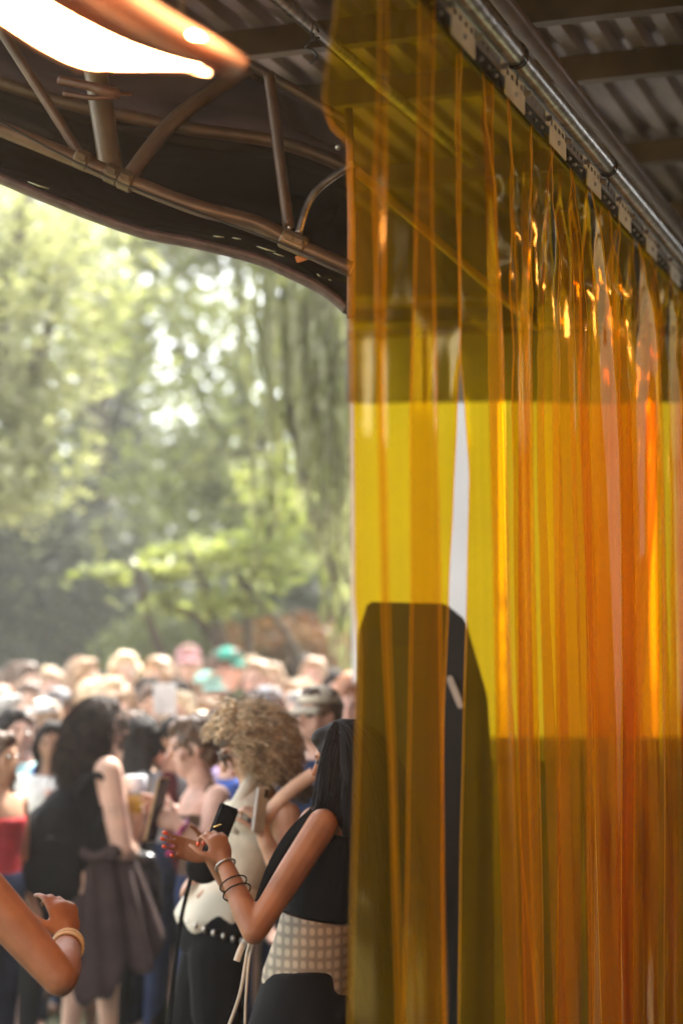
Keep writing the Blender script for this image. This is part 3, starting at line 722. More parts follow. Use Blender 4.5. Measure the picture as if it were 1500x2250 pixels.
HR = dict(dark=mat('hair_dark', (.010, .006, .0045), .7, spec=.25, var=.4, scale=30, stretch=(1, 1, .1)), brown=mat('hair_brown', (.11, .06, .035), .5, var=.4, scale=30), blond=mat('hair_blond', (.60, .45, .28), .5, var=.4, scale=30),
          light=mat('hair_light', (.34, .21, .12), .5, var=.3, scale=30), ginger=mat('hair_ginger', (.30, .12, .05), .5, var=.3, scale=30), grey=mat('hair_grey', (.35, .33, .31), .6, var=.3, scale=30))
M_EYE = mat('eye_dark', (.02, .015, .012), .2); M_LIP = mat('lips', (.42, .12, .10), .4); M_LENS = mat('dark_lens', (.01, .01, .01), .08)
M_SCREEN = mat('phone_glass', (.012, .012, .015), .1); M_NAIL = mat('orange_nail', (.85, .10, .03), .25); M_SHOE = mat('shoe', (.05, .05, .05), .6)

def frame(f, u=V3((0, 0, 1))):
    f = f.normalized(); r = f.cross(u).normalized(); u = r.cross(f).normalized(); return f, r, u     # r = the person's own right
def ori(f, r, u): return Matrix((r, f, u)).transposed()
def b_head(bm, H, f, s=1, u0=V3((0, 0, 1))):
    f, r, u = frame(f, u0); M = ori(f, r, u)
    b_ell(bm, H + u * .018 * s - f * .010 * s, (.073 * s, .092 * s, .100 * s), M, 16)
    b_ell(bm, H - u * .050 * s + f * .026 * s, (.054 * s, .058 * s, .062 * s), M, 12)
    b_ell(bm, H - u * .096 * s + f * .055 * s, (.022 * s, .020 * s, .016 * s), M, 8)
    b_ell(bm, H + u * .028 * s + f * .072 * s, (.048 * s, .016 * s, .012 * s), M, 8)
    b_cap(bm, H + (f * .084 + u * .012) * s, .008 * s, H + (f * .108 - u * .024) * s, .012 * s, 8)
    for k in (-1, 1):
        b_ell(bm, H + (r * .045 * k - u * .02 + f * .055) * s, (.022 * s, .018 * s, .022 * s), M, 8)
        b_ell(bm, H + (r * .075 * k - f * .008) * s, (.010 * s, .018 * s, .030 * s), M, 8)
    b_ell(bm, H + (f * .080 - u * .052) * s, (.022 * s, .010 * s, .012 * s), M, 8)
def face_parts(par, H, f, s=1, eyes=True, lips=True):
    f, r, u = frame(f); M = ori(f, r, u)
    if eyes:
        for k in (-1, 1):
            bm = bmesh.new(); b_ell(bm, H + (f * .0765 + r * .031 * k + u * .008) * s, (.013 * s, .008 * s, .007 * s), M, 8)
            bm_obj('eye', bm, M_EYE, par)
            bm = bmesh.new(); b_cap(bm, H + (f * .083 + r * .018 * k + u * .030) * s, .0035 * s, H + (f * .074 + r * .048 * k + u * .031) * s, .0025 * s, 6)
            bm_obj('eyebrow', bm, HR['brown'], par)
    if lips:
        bm = bmesh.new(); b_ell(bm, H + (f * .0885 - u * .050) * s, (.021 * s, .006 * s, .0075 * s), M, 8); bm_obj('mouth', bm, M_LIP, par)
def b_hand(bm, W, d, n, side, curl=(.4, .5, .6, .7), s=1, fr=.0085, thumb=.6, tips=None):
    """palm at wrist W along d, palm facing n, thumb on side; fingers bend towards n"""
    d = d.normalized(); n = (n - d * n.dot(d)).normalized(); side = (side - d * side.dot(d) - n * side.dot(n)).normalized()
    M = Matrix((side, n, d)).transposed()
    b_ell(bm, W + d * .048 * s, (.040 * s, .016 * s, .052 * s), M, 10)
    b_cap(bm, W - d * .02 * s, .026 * s, W + d * .03 * s, .024 * s, 8)
    for i, c in enumerate(curl):
        o = (.030, .010, -.011, -.031)[i]; L = (.040, .045, .042, .033)[i] * s; p = W + d * (.085 - abs(o) * .25) * s + side * o * s; a = 0
        q = W + d * .045 * s + side * o * .8 * s
        b_cap(bm, q, fr * s * 1.1, p, fr * s * 1.05, 8)
        for j, k in enumerate((1, .68, .52)):
            a += c * (1, 1.1, .8)[j]; dd = d * math.cos(a) + n * math.sin(a) + side * o * 1.5
            e = p + dd.normalized() * L * k; b_cap(bm, p, fr * s * (1.02 - .09 * j), e, fr * s * (.94 - .09 * j), 8); p = e
        if tips is not None: tips.append((p, dd.normalized()))
    p = W + d * .022 * s + side * .026 * s; a = thumb
    for j, k in enumerate((.042, .034, .026)):
        dd = (d * .75 + side * (.75 - .3 * j) + n * (.25 + a * .5 * j)).normalized(); e = p + dd * k * s
        b_cap(bm, p, fr * s * (1.35 - .15 * j), e, fr * s * (1.2 - .15 * j), 8); p = e
    if tips is not None: tips.append((p, dd))
def torso_rings(sk, inflate=0, z0=0, z1=1, w=1):
    """rings from pelvis (0) to neck base (1)"""
    pe, ne = sk['pelvis'], sk['neck']; ax = ne - pe; s = sk['s']
    rh = (sk['hip'][1] - sk['hip'][0]).normalized(); rs = (sk['sh'][1] - sk['sh'][0]).normalized()
    prof = [(-.10, .118, .090), (0, .162, .108), (.10, .165, .112), (.28, .135, .096), (.42, .126, .090), (.60, .148, .104), (.76, .158, .110), (.88, .160, .090), (.96, .110, .066), (1.02, .060, .056)]
    out = []
    for t, a, b in prof:
        if t < z0 - .001 or t > z1 + .001: continue
        r = rh.lerp(rs, min(1, max(0, t))).normalized(); up = ax.normalized(); f = up.cross(r).normalized(); r = f.cross(up).normalized()
        c = pe + ax * t + f * sk.get('belly', 0) * math.sin(max(0, t) * PI)
        out.append((c, r * (a * w * s + inflate), f * (b * s + inflate)))
    return out
def body_bm(sk, hands=True, legs=True):
    bm = bmesh.new(); s = sk['s']; tips = []
    if sk.get('head') is not None: b_head(bm, sk['head'], sk['face'], sk.get('hs', s)); b_cap(bm, sk['head'] - V3((0, 0, .05 * s)), .050 * s, sk['neck'] - (sk['neck'] - sk['pelvis']).normalized() * .02, .056 * s, 12)
    b_loft(bm, torso_rings(sk, w=sk.get('w', 1)), 24)
    ar = sk.get('armr', 1)
    for k in (0, 1):
        if sk['el'][k] is None: continue
        S, E, W = sk['sh'][k], sk['el'][k], sk['wr'][k]; m = S.lerp(E, .45); m2 = E.lerp(W, .3)
        b_cap(bm, S, .050 * s * ar, m, .047 * s * ar); b_cap(bm, m, .047 * s * ar, E, .038 * s * ar); b_cap(bm, E, .038 * s * ar, m2, .040 * s * ar); b_cap(bm, m2, .040 * s * ar, W, .026 * s * ar)
        if hands and sk['hand'][k]:
            d, n, sd, c = sk['hand'][k]; tp = []; b_hand(bm, W, d, n, sd, c, s * sk.get('hands', 1), sk.get('fr', .0085), tips=tp); tips.append(tp)
        else: tips.append([])
    if legs:
        for k in (0, 1):
            Hh, K, A = sk['hip'][k], sk['kn'][k], sk['an'][k]; m = K.lerp(A, .3); t = sk['toe']
            b_cap(bm, Hh, .082 * s, Hh.lerp(K, .5), .072 * s); b_cap(bm, Hh.lerp(K, .5), .072 * s, K, .052 * s); b_cap(bm, K, .052 * s, m, .054 * s); b_cap(bm, m, .054 * s, A, .034 * s)
            b_cap(bm, A - V3((0, 0, .03 * s)), .034 * s, A + t * .14 * s - V3((0, 0, .045 * s)), .026 * s); b_ell(bm, A - t * .03 * s - V3((0, 0, .035 * s)), (.03 * s,) * 3)
    return bm, tips
def top_bm(sk, sleeve='tee', z0=.0, inf=.012):
    bm = bmesh.new(); s = sk['s']; z1 = .96 if sleeve != 'tank' else .80
    b_loft(bm, torso_rings(sk, inf, z0, z1, w=sk.get('w', 1)), 24)
    for k in (0, 1):
        if sk['el'][k] is None: continue
        S, E, W = sk['sh'][k], sk['el'][k], sk['wr'][k]
        if sleeve == 'tee': b_cap(bm, S, .058 * s, S.lerp(E, .55), .056 * s)
        elif sleeve == 'long': b_cap(bm, S, .058 * s, E, .050 * s); b_cap(bm, E, .050 * s, E.lerp(W, .88), .036 * s)
        elif sleeve == 'vest': b_cap(bm, S.lerp(sk['neck'], .35), .045 * s, S.lerp(sk['neck'], .55) - V3((0, 0, .12 * s)), .06 * s)
        elif sleeve == 'tank':
            f = (sk['neck'] - sk['pelvis']).cross(sk['sh'][1] - sk['sh'][0]).normalized(); a = S.lerp(sk['neck'], .45) + V3((0, 0, .03 * s))
            for q in (-1, 1): b_cap(bm, a, .014 * s, a + f * q * .085 * s - V3((0, 0, .16 * s)), .016 * s)
    return bm
def bottom_bm(sk, kind='trousers'):
    bm = bmesh.new(); s = sk['s']
    b_loft(bm, torso_rings(sk, .016, -.10, .28, w=sk.get('w', 1)), 24)
    for k in (0, 1):
        Hh, K, A = sk['hip'][k], sk['kn'][k], sk['an'][k]
        if kind == 'trousers': b_cap(bm, Hh, .096 * s, K, .070 * s); b_cap(bm, K, .070 * s, A, .055 * s)
        elif kind == 'shorts': b_cap(bm, Hh, .098 * s, Hh.lerp(K, .55), .088 * s)
    if kind == 'skirt':
        m = (sk['hip'][0] + sk['hip'][1]) / 2; kk = (sk['kn'][0] + sk['kn'][1]) / 2; r = (sk['hip'][1] - sk['hip'][0]).normalized(); f = V3((0, 0, 1)).cross(r)
        b_loft(bm, [(lerp(sk['pelvis'] + V3((0, 0, .06)), kk, t), r * (.18 + .10 * t) * s, f * (.13 + .13 * t) * s) for t in (0, .3, .6, .9)], 28)
    return bm
def hair_bm(H, f, s, kind):
    bm = bmesh.new(); f, r, u = frame(f); M = ori(f, r, u)
    b_ell(bm, H + (u * .032 - f * .022) * s, (.083 * s, .098 * s, .098 * s), M, 14)
    b_ell(bm, H + (u * .085 + f * .035) * s, (.060 * s, .050 * s, .036 * s), M, 10)
    if kind in ('short', 'bun', 'long', 'bob'): b_ell(bm, H + (-u * .02 - f * .05) * s, (.076 * s, .060 * s, .075 * s), M, 10)
    if kind == 'bun': b_ell(bm, H + (u * .09 - f * .10) * s, (.045 * s,) * 3, M, 10)
    if kind in ('long', 'bob'):
        L = .30 if kind == 'long' else .13
        b_loft(bm, [(H + (-f * .045 + u * .05) * s, r * .084 * s, f * .06 * s), (H + (-f * .055 - u * .06) * s, r * .095 * s, f * .052 * s), (H + (-f * .07 - u * .17) * s, r * .10 * s, f * .045 * s), (H + (-f * .08 - u * (.17 + L * .6)) * s, r * .085 * s, f * .035 * s)], 16)
        for k in (-1, 1): b_cap(bm, H + (r * .075 * k + u * .03 + f * .02) * s, .026 * s, H + (r * .09 * k - u * (L * .6) - f * .01) * s, .020 * s)
    return bm
def cap_parts(par, H, f, s, m):
    f, r, u = frame(f); M = ori(f, r, u)
    c = empty('cap', H); c.parent = par; off = V3((0, 0, 0)); q = par
    while q: off += q.location; q = q.parent
    c.location = H - off
    bm = bmesh.new()
    bmesh.ops.create_uvsphere(bm, u_segments=20, v_segments=12, radius=1, matrix=Matrix.Translation(H + (u * .035 - f * .008) * s) @ M.to_4x4() @ Matrix.Diagonal((.086 * s, .106 * s, .098 * s, 1)))
    bmesh.ops.delete(bm, geom=[v for v in bm.verts if (v.co - H).dot(u) < .038 * s], context='VERTS')
    o = bm_obj('crown', bm, m, c); sd = o.modifiers.new('t', 'SOLIDIFY'); sd.thickness = .004
    v = []; fc = []
    for i in range(11):
        a = lerp(-1.05, 1.05, i / 10)
        for j in range(4):
            rr = 1 + .62 * j / 3 * math.cos(a); v.append(H + (u * (.042 - .020 * j / 3 - .012 * abs(math.sin(a)) * j / 3) + f * (.098 * rr * math.cos(a)) + r * (.080 * math.sin(a) * (1 + .06 * j))) * s)
    for i in range(10):
        for j in range(3): a = i * 4 + j; fc.append((a, a + 1, a + 5, a + 4))
    o = py_obj('brim', v, fc, m, c); sd = o.modifiers.new('t', 'SOLIDIFY'); sd.thickness = .004
    return c

# ---- generic festival-goers: one mesh set per pose, copied with their own materials
def gen_sk(pose, H=1.72):
    h = H; s = H / 1.72; f = V3((0, -1, 0)); sk = dict(s=s, pelvis=V3((0, 0, .54 * h)), neck=V3((0, -.01, .84 * h)), head=V3((0, -.025, .925 * h)), face=f, toe=f, armr=.95)
    if pose in ('phone', 'look_down'): sk['face'] = V3((0, -1, -.35))
    if pose == 'left_look': sk['face'] = V3((-.6, -1, 0))
    sk['sh'] = [V3((-.175 * s, 0, .80 * h)), V3((.175 * s, 0, .80 * h))]
    sk['hip'] = [V3((-.09 * s, 0, .51 * h)), V3((.09 * s, 0, .51 * h))]
    sk['kn'] = [V3((-.10, -.03, .28 * h)), V3((.10, .02, .28 * h))]; sk['an'] = [V3((-.11, .01, .045 * h)), V3((.11, .04, .045 * h))]
    dn = lambda k: (V3((k * .05, -.1, -1)), V3((-k, .2, 0)), f, (.3, .35, .4, .45))
    up = lambda k: (V3((k * .1, -.1, 1)), f, V3((-k, 0, 0)), (.15, .1, .12, .2))
    hold = lambda k: (V3((-k * .4, -.6, .7)), V3((-k, 0, .2)), V3((0, -.3, 1)), (.7, .8, .9, 1.0))
    el = {'down': lambda k: (V3((k * .23, .02, .62 * h)), V3((k * .25, -.06, .48 * h)), dn(k)),
          'up': lambda k: (V3((k * .28, -.10, .93 * h)), V3((k * .20, -.12, 1.06 * h)), up(k)),
          'hold': lambda k: (V3((k * .23, -.05, .63 * h)), V3((k * .12, -.30, .70 * h)), hold(k))}
    A = {'stand': ('down', 'down'), 'phone': ('hold', 'hold'), 'wave': ('up', 'down'), 'drink': ('down', 'hold'), 'cheer': ('up', 'up'), 'look_down': ('hold', 'down'), 'left_look': ('down', 'hold')}[pose]
    sk['el'], sk['wr'], sk['hand'] = [], [], []
    for k, a in zip((-1, 1), A): e, w_, hd = el[a](k); sk['el'].append(e); sk['wr'].append(w_); sk['hand'].append(hd)
    sk['hands'] = 1.05; sk['fr'] = .0105
    return sk
CACHE = {}
def cached(key, name, make, voxel=.013, **kw):
    if key not in CACHE:
        o = remeshed(name, make(), voxel, SK[0], None, **kw); me = o.data; me.materials.clear(); me.materials.append(None); bpy.data.objects.remove(o); CACHE[key] = me
    return CACHE[key]
def inst(name, me, m, parent):
    o = bpy.data.objects.new(name, me); col.objects.link(o); o.parent = parent; o.material_slots[0].link = 'OBJECT'; o.material_slots[0].material = m; return o
def goer(label, px, ytop, Y, yaw, pose, top, hair, hkind='short', sleeve='tee', bottom='navy', bkind='trousers', skin_=0, cap=None, grp='festival crowd'):
    """px, ytop: where the top of the head shows; yaw 0 faces the camera, 90 faces picture right"""
    p = P(px, ytop, Y); H = min(1.95, max(1.48, p.z)); k = H / 1.75
    t = empty('person', (p.x, Y, p.z - H if abs(p.z - H) > .02 else 0)); t.rotation_euler = (0, 0, R(yaw)); t.scale = (k, k, k)
    tag(t, label, 'person', grp); sk = gen_sk(pose)
    inst('body', cached(('b', pose), 'body', lambda: body_bm(sk)[0]), SK[skin_], t)
    inst('shirt', cached(('t', pose, sleeve), 'shirt', lambda: top_bm(sk, sleeve)), CL[top], t)
    inst(bkind, cached(('l', bkind), bkind, lambda: bottom_bm(sk, bkind)), CL[bottom], t)
    fk = {'phone': 1, 'look_down': 1, 'left_look': 2}.get(pose, 0)
    if hair: inst('hair', cached(('h', hkind, fk), 'hair', lambda: hair_bm(sk['head'], sk['face'], 1, hkind), .011, disp=.012, dscale=.03), HR[hair], t)
    for q, n_ in ((-1, 0), (1, 1)):
        f, r, u = frame(sk['face'])
        key = ('e', fk, q)
        if key not in CACHE:
            bm = bmesh.new(); b_ell(bm, sk['head'] + f * .0775 + r * .031 * q + u * .008, (.014, .010, .008), ori(f, r, u), 6)
            me = bpy.data.meshes.new('eye'); bm.to_mesh(me); bm.free(); me.materials.append(None); CACHE[key] = me
        inst('eye', CACHE[key], M_EYE, t)
    if cap:
        key = ('c', fk)
        if key not in CACHE:
            tmp = empty('tmp'); c = cap_parts(tmp, sk['head'], sk['face'], 1.0, M_SHOE)
            ms = []
            dg = bpy.context.evaluated_depsgraph_get()
            for ch in list(c.children):
                me = bpy.data.meshes.new_from_object(ch.evaluated_get(dg)); me.materials.clear(); me.materials.append(None); me.transform(Matrix.Translation(-sk['head'])); me.transform(Matrix.Translation(sk['head'])); ms.append((ch.name.split('.')[0], me)); bpy.data.objects.remove(ch)
            bpy.data.objects.remove(c); bpy.data.objects.remove(tmp); CACHE[key] = ms
        cc = bpy.data.objects.new('cap', None); col.objects.link(cc); cc.parent = t
        for n_, me in CACHE[key]: inst(n_, me, CL[cap], cc)
    return t
goer('brown haired person in a lavender top, leftmost in the back row', 62, 1443, 11.5, 20, 'stand', 'lavender', 'brown')
goer('small fair haired person with rosy face beside the lavender top, back row', 118, 1462, 12.5, -10, 'stand', 'pink', 'light', skin_=2)
goer('tan haired person in a teal tee shirt near the left of the back row', 178, 1432, 11.0, 60, 'stand', 'teal', 'light', 'bob')
goer('blond bobbed person in a cream top facing right, second row left', 232, 1472, 9.9, 80, 'left_look', 'cream', 'blond', 'bob')
goer('blond long haired person in an aqua top, back row left of centre', 275, 1418, 11.2, 10, 'stand', 'aqua', 'blond', 'long')
goer('blond person in a red top between the aqua top and the white sheet', 352, 1430, 11.4, -30, 'stand', 'red', 'light', 'bob')
goer('tall person in a pink cap and slate blue shirt rising above the back row', 415, 1405, 12.6, 0, 'stand', 'slate', 'light', 'short', cap='pink')
goer('person in a teal cap, back row right of the pink cap', 492, 1412, 12.0, 70, 'stand', 'white', 'brown', 'short', cap='teal')
goer('person in a pale mint cap just below the teal cap', 452, 1462, 10.6, 40, 'stand', 'white', 'light', 'short', cap='mint')
goer('pink faced person with fair hair right of the teal cap', 566, 1437, 11.5, -20, 'stand', 'pink', 'light', skin_=2)
goer('bald looking pale haired person highest at the right of the crowd', 690, 1432, 12.0, -10, 'stand', 'peach', 'light', skin_=2)
goer('dark haired person beside the bald looking one, near the hanging leaf curtains', 738, 1462, 11.0, 0, 'stand', 'navy', 'dark')
goer('ginger bobbed person in a pink top at the right edge of the crowd', 770, 1462, 9.4, 10, 'drink', 'pink', 'ginger', 'bob', skin_=2)
goer('grey haired person in a white shirt cut by the left frame edge, second row', 14, 1512, 10.0, 60, 'stand', 'white', 'grey')
goer('person in a white cap left of the long dark hair, second row', 100, 1524, 9.4, -40, 'left_look', 'peach', 'light', cap='white')
goer('person in a black cap right of the long dark hair', 300, 1545, 9.3, 30, 'stand', 'maroon', 'dark', cap='black', sleeve='long')
goer('fair haired person in a peach top behind the beer cup', 240, 1505, 9.8, 50, 'stand', 'peach', 'light')
goer('brown haired person in a cream shirt below the red top', 330, 1490, 10.2, 20, 'stand', 'cream', 'brown')
goer('person in an orange shirt below the mint cap', 470, 1520, 9.6, -60, 'stand', 'orange', 'light')
goer('blond person in a white top left of the bun, third row', 402, 1505, 9.7, -30, 'stand', 'white', 'blond', 'bob')
goer('dark haired person in a grey tee with a hand at the chest, beside the bun', 385, 1563, 8.6, 30, 'drink', 'grey', 'dark', skin_=1)
goer('person in a white cap and pink shirt left of the curly blond head', 532, 1535, 9.2, -50, 'stand', 'pink', 'light', cap='white')
goer('person in a slate shirt and grey cap above the curly blond head', 592, 1495, 9.6, -80, 'stand', 'slate', 'brown', cap='grey')
goer('fair person in a pink top beside the grey cap', 640, 1480, 10.2, -20, 'stand', 'pink', 'light', 'long')
goer('grey haired person in a white shirt behind the man in the cream cap', 672, 1505, 9.2, -60, 'stand', 'white', 'grey')
goer('person in a blue tee just behind the curly blond woman', 512, 1560, 7.9, -80, 'stand', 'blue', 'brown')
goer('pale faced man with brown hair in a blue shirt at the left edge', 50, 1550, 8.9, 10, 'stand', 'blue', 'brown', skin_=2)
goer('person in a bright red tank top at the left edge holding an arm down', -8, 1590, 7.6, 60, 'stand', 'red', 'brown', 'long', 'tank', skin_=1)
goer('red bearded looking person with ginger hair at the far right of the crowd', 772, 1482, 8.8, -10, 'stand', 'white', 'ginger', skin_=2)
rd = random.Random(12); TOPS = ['white', 'pink', 'peach', 'cream', 'grey', 'black', 'slate', 'aqua', 'lavender', 'brown', 'olive', 'navy']; HAIRN = ['brown', 'dark', 'light', 'brown', 'ginger', 'dark', 'blond']
SEEN = [(62, 'lavender top'), (118, 'lavender top'), (178, 'teal shirt'), (275, 'aqua top'), (352, 'red top'), (415, 'pink cap'), (492, 'teal cap'), (566, 'teal cap neighbour'), (690, 'bald looking head'), (760, 'hanging leaf curtains')]
NM = {'light': 'fair', 'dark': 'dark', 'brown': 'brown', 'blond': 'blond', 'ginger': 'ginger'}
q = 0
for r_, (Y, y0, dx, lab) in enumerate(((13.6, 1447, 62, 'far row'), (10.8, 1482, 66, 'middle row'), (9.0, 1560, 84, 'near row'))):
    x = -20 + r_ * 23
    while x < 775:
        tp, hr_ = TOPS[(q * 5 + r_) % 12], HAIRN[(q * 3) % 7]; nb = min(SEEN, key=lambda t: abs(t[0] - x))[1]
        hk = ('short', 'long', 'bob', 'short')[q % 4]
        goer('%s haired person in %s%s, %s row, below the %s' % (NM[hr_], tp, ' with matching cap' if q % 6 == 3 else '', lab.replace(' row', ''), nb), x + rd.uniform(-8, 8), y0 + rd.uniform(-20, 26), Y + rd.uniform(-.4, .4), rd.uniform(-70, 70), ('stand', 'drink', 'stand', 'left_look', 'stand', 'phone')[q % 6], tp, hr_, hk, bottom=('navy', 'denim', 'black', 'olive')[q % 4], bkind=('trousers', 'shorts')[q % 2], skin_=(0, 2, 1, 0, 2, 3, 0)[q % 7], cap=tp if q % 6 == 3 else None)
        x += dx; q += 1

# ------------------------------------------------------------------ the people in front, each posed for itself
def strands(name, H, f, s, n, L, m, par, wave=.01, freq=3, fall=V3((0, 0, -1)), out=.25, r=.0022, seed=1, lift=0, region=None, steps=14, spread=.02, hug=None, puff=.22):
    """locks of hair: rooted on the skull, leaving it outward and falling"""
    rd = random.Random(seed); f, rr, u = frame(f); V = []; Fc = []
    for i in range(n):
        while True:
            a, b_ = rd.uniform(0, 2 * PI), rd.uniform(-.35, 1)
            c = math.sqrt(max(0, 1 - b_ * b_)); d = rr * (math.cos(a) * c) + f * (math.sin(a) * c) + u * b_
            if d.dot(f) > .35 and d.dot(u) < .45: continue
            if region and not region(d): continue
            break
        p = H + (rr * d.dot(rr) * .078 + f * (d.dot(f) * .095 - .01) + u * (d.dot(u) * .10 + .02)) * s
        lat = d - u * d.dot(u); lat = lat.normalized() if lat.length > .01 else rr
        v = (d * puff + u * lift + lat * .45 * max(0, d.dot(u)) + (fall - d * fall.dot(d)) * (1 - puff) + V3((rd.gauss(0, .05), rd.gauss(0, .05), 0))).normalized(); ll = L * rd.uniform(.7, 1.08); st = ll / steps
        ph, fq = rd.uniform(0, 6), freq * rd.uniform(.7, 1.3); w1, w2 = V3((rd.gauss(0, 1), rd.gauss(0, 1), .2)).normalized(), V3((rd.gauss(0, 1), rd.gauss(0, 1), 0)).normalized()
        pts = []; tgt = (fall + V3((rd.gauss(0, spread), rd.gauss(0, spread), 0))).normalized()
        for k in range(steps + 1):
            t = k / steps; pts.append(p + w1 * wave * math.sin(ph + fq * t * 6.28) * min(1, t * 3) + w2 * wave * math.cos(ph + fq * t * 6.28) * min(1, t * 3))
            v = v.lerp(tgt, out).normalized(); p = p + v * st
            for (cc, cr) in (hug or []):
                dv = p - cc
                if dv.length < cr: p = cc + dv.normalized() * cr
        wd = r * rd.uniform(.7, 1.5); base = len(V); x = None
        for k, q in enumerate(pts):
            d2 = (pts[min(k + 1, steps)] - pts[max(k - 1, 0)]).normalized(); x, y = basis(d2) if x is None else ((x - d2 * x.dot(d2)).normalized(), None)
            y = d2.cross(x); w_ = wd * (1 - .7 * (k / steps) ** 3)
            V += [q + x * w_, q - x * w_ * .5 + y * w_ * .86, q - x * w_ * .5 - y * w_ * .86]
        for k in range(steps):
            for j in range(3): a = base + k * 3; Fc.append((a + j, a + (j + 1) % 3, a + 3 + (j + 1) % 3, a + 3 + j))
    return py_obj(name, V, Fc, m, par)
def sunglasses(par, H, f, s, R_=.030):
    f, r, u = frame(f); M = ori(f, r, u); g_ = empty('sunglasses', H); g_.parent = par
    off = V3((0, 0, 0)); q = par
    while q: off += q.location; q = q.parent
    g_.location = H - off
    for k in (-1, 1):
        bm = bmesh.new(); b_ell(bm, H + (f * .094 + r * .036 * k + u * .006) * s, (R_ * s, .006 * s, R_ * .9 * s), M, 12); bm_obj('lens', bm, M_LENS, g_)
        bm = bmesh.new(); b_tube(bm, [H + (f * .090 + r * .062 * k + u * .012) * s, H + (f * .04 + r * .079 * k + u * .014) * s, H + (-f * .02 + r * .080 * k + u * .005) * s], .0028 * s, 6); bm_obj('temple', bm, M_LENS, g_)
    bm = bmesh.new(); b_tube(bm, [H + (f * .098 - r * .012 + u * .01) * s, H + (f * .102 + u * .014) * s, H + (f * .098 + r * .012 + u * .01) * s], .0025 * s, 6); bm_obj('bridge', bm, M_LENS, g_)
def phone(label, c, up, n, s=1, m=None, w=.037, h=.075):
    up = up.normalized(); n = (n - up * n.dot(up)).normalized(); x = up.cross(n)
    t = empty('phone', c); tag(t, label, 'phone')
    bm = bmesh.new(); b_box(bm, c, x * w * s, up * h * s, n * .0045 * s, .0035 * s); bm_obj('case', bm, m or CL['black'], t, smooth=False)
    bm = bmesh.new(); b_box(bm, c + n * .0055 * s, x * (w - .003) * s, up * (h - .004) * s, n * .0006); bm_obj('screen', bm, M_SCREEN, t, smooth=False)
    bm = bmesh.new(); b_box(bm, c - n * .0055 * s + up * h * .72 * s - x * w * .5 * s, x * .012 * s, up * .014 * s, n * .0012, .0008); bm_obj('camera_bump', bm, M_SCREEN, t, smooth=False)
    return t
def band(name, c, d, r, m, par, th=.0022):
    x, y = basis(d); bm = bmesh.new(); b_tube(bm, [c + (x * math.cos(a) + y * math.sin(a)) * r for a in [k * PI / 10 for k in range(21)]], th, 6, closed=False); return bm_obj(name, bm, m, par)
def near(name_label, root, sk, voxel=.006):
    t = empty('person', root); tag(t, name_label, 'person'); bm, tips = body_bm(sk); remeshed('body', bm, voxel, sk['skin'], t, 5)
    return t, tips
def nails(par, tips, m, s):
    for tp in tips:
        for p, d in tp[:4]:
            bm = bmesh.new(); x, y = basis(d); b_ell(bm, p + d * .006 * s, (.0062 * s, .0062 * s, .010 * s), Matrix((x, y, d)).transposed(), 6); bm_obj('fingernail', bm, m, par)

# A: woman in black tank top, long wavy dark hair, black backpack
YA = 8.0
def a(x, y, d=0): return P(x, y, YA + d)
sk = dict(s=1.0, armr=1.2, skin=SK[0], head=a(222, 1592), face=V3((1, .25, -.08)), pelvis=a(188, 1905), neck=a(212, 1668), w=.95, toe=V3((.9, .3, 0)),
          sh=[a(212, 1700, .17), a(238, 1694, -.15)], el=[a(292, 1840, .22), a(268, 1862, -.16)], wr=[a(312, 1760, .12), a(288, 1876, .06)],
          hip=[a(196, 1930, .09), a(180, 1930, -.09)], kn=[a(232, 2080, .1), a(176, 2090, -.08)], an=[a(240, 2290, .12), a(150, 2300, -.08)])
sk['hand'] = [(V3((-.3, -.2, 1)), V3((-1, 0, .1)), V3((0, -1, .2)), (.7, .8, .9, 1)), (V3((.2, 1, .1)), V3((-1, 0, 0)), V3((0, 0, 1)), (.5, .6, .7, .8))]
M_DB = mat('hair_deep_brown', (.030, .017, .011), .7, var=.5, scale=30, spec=.25)
ta, tp = near('woman with long wavy dark hair, black tank top and mauve skirt, facing right', V3((a(190, 0).x, YA, 0)), sk, .007)
face_parts(ta, sk['head'], sk['face'], 1); sunglasses(ta, sk['head'], sk['face'], 1)
remeshed('tank_top', top_bm(sk, 'vest', -.05), .009, CL['black'], ta, 4)
remeshed('hair_base', hair_bm(sk['head'], sk['face'], .94, 'bob'), .009, M_DB, ta, 3, disp=.010, dscale=.04)
strands('hair', sk['head'], sk['face'], 1.0, 2000, .33, M_DB, ta, wave=.013, freq=2.0, out=.24, r=.0022, seed=4, fall=V3((-.12, -.03, -1)), spread=.06, puff=.12,
        region=lambda d: d.dot(V3((1, .25, 0))) < .3)
# gathered skirt
v = []; fc = []; nn = 72
for j in range(15):
    t = j / 14; c = a(lerp(205, 228, t), lerp(1872, 2120, t), -.02)
    for i in range(nn):
        an = 2 * PI * i / nn; rr = lerp(.155, .225, t ** .9) * (1 + .13 * t ** .6 * math.sin(an * 7 + 2.5 * math.sin(an * 2) + t) + .06 * math.sin(an * 16 + 2 * math.sin(an * 3)))
        zz = .10 * math.sin(an + .6) * t + .05 * t * math.sin(an * 5) + .03 * t * math.sin(an * 11)
        v.append(c + V3((math.cos(an) * rr * .95, math.sin(an) * rr * .8, zz)))
for j in range(14):
    for i in range(nn): q = j * nn + i; w_ = j * nn + (i + 1) % nn; fc.append((q, w_, w_ + nn, q + nn))
o = py_obj('skirt', v, fc, CL['mauve'], ta); sd = o.modifiers.new('t', 'SOLIDIFY'); sd.thickness = .004
bm = bmesh.new(); b_tube(bm, catmull([a(170, 1862, -.17), a(205, 1885, -.2), a(245, 1868, -.18), a(275, 1855, -.08)], 6), .022, 10); b_ell(bm, a(250, 1872, -.2), (.035, .03, .03))
bm_obj('waist_knot', bm, CL['mauve'], ta)
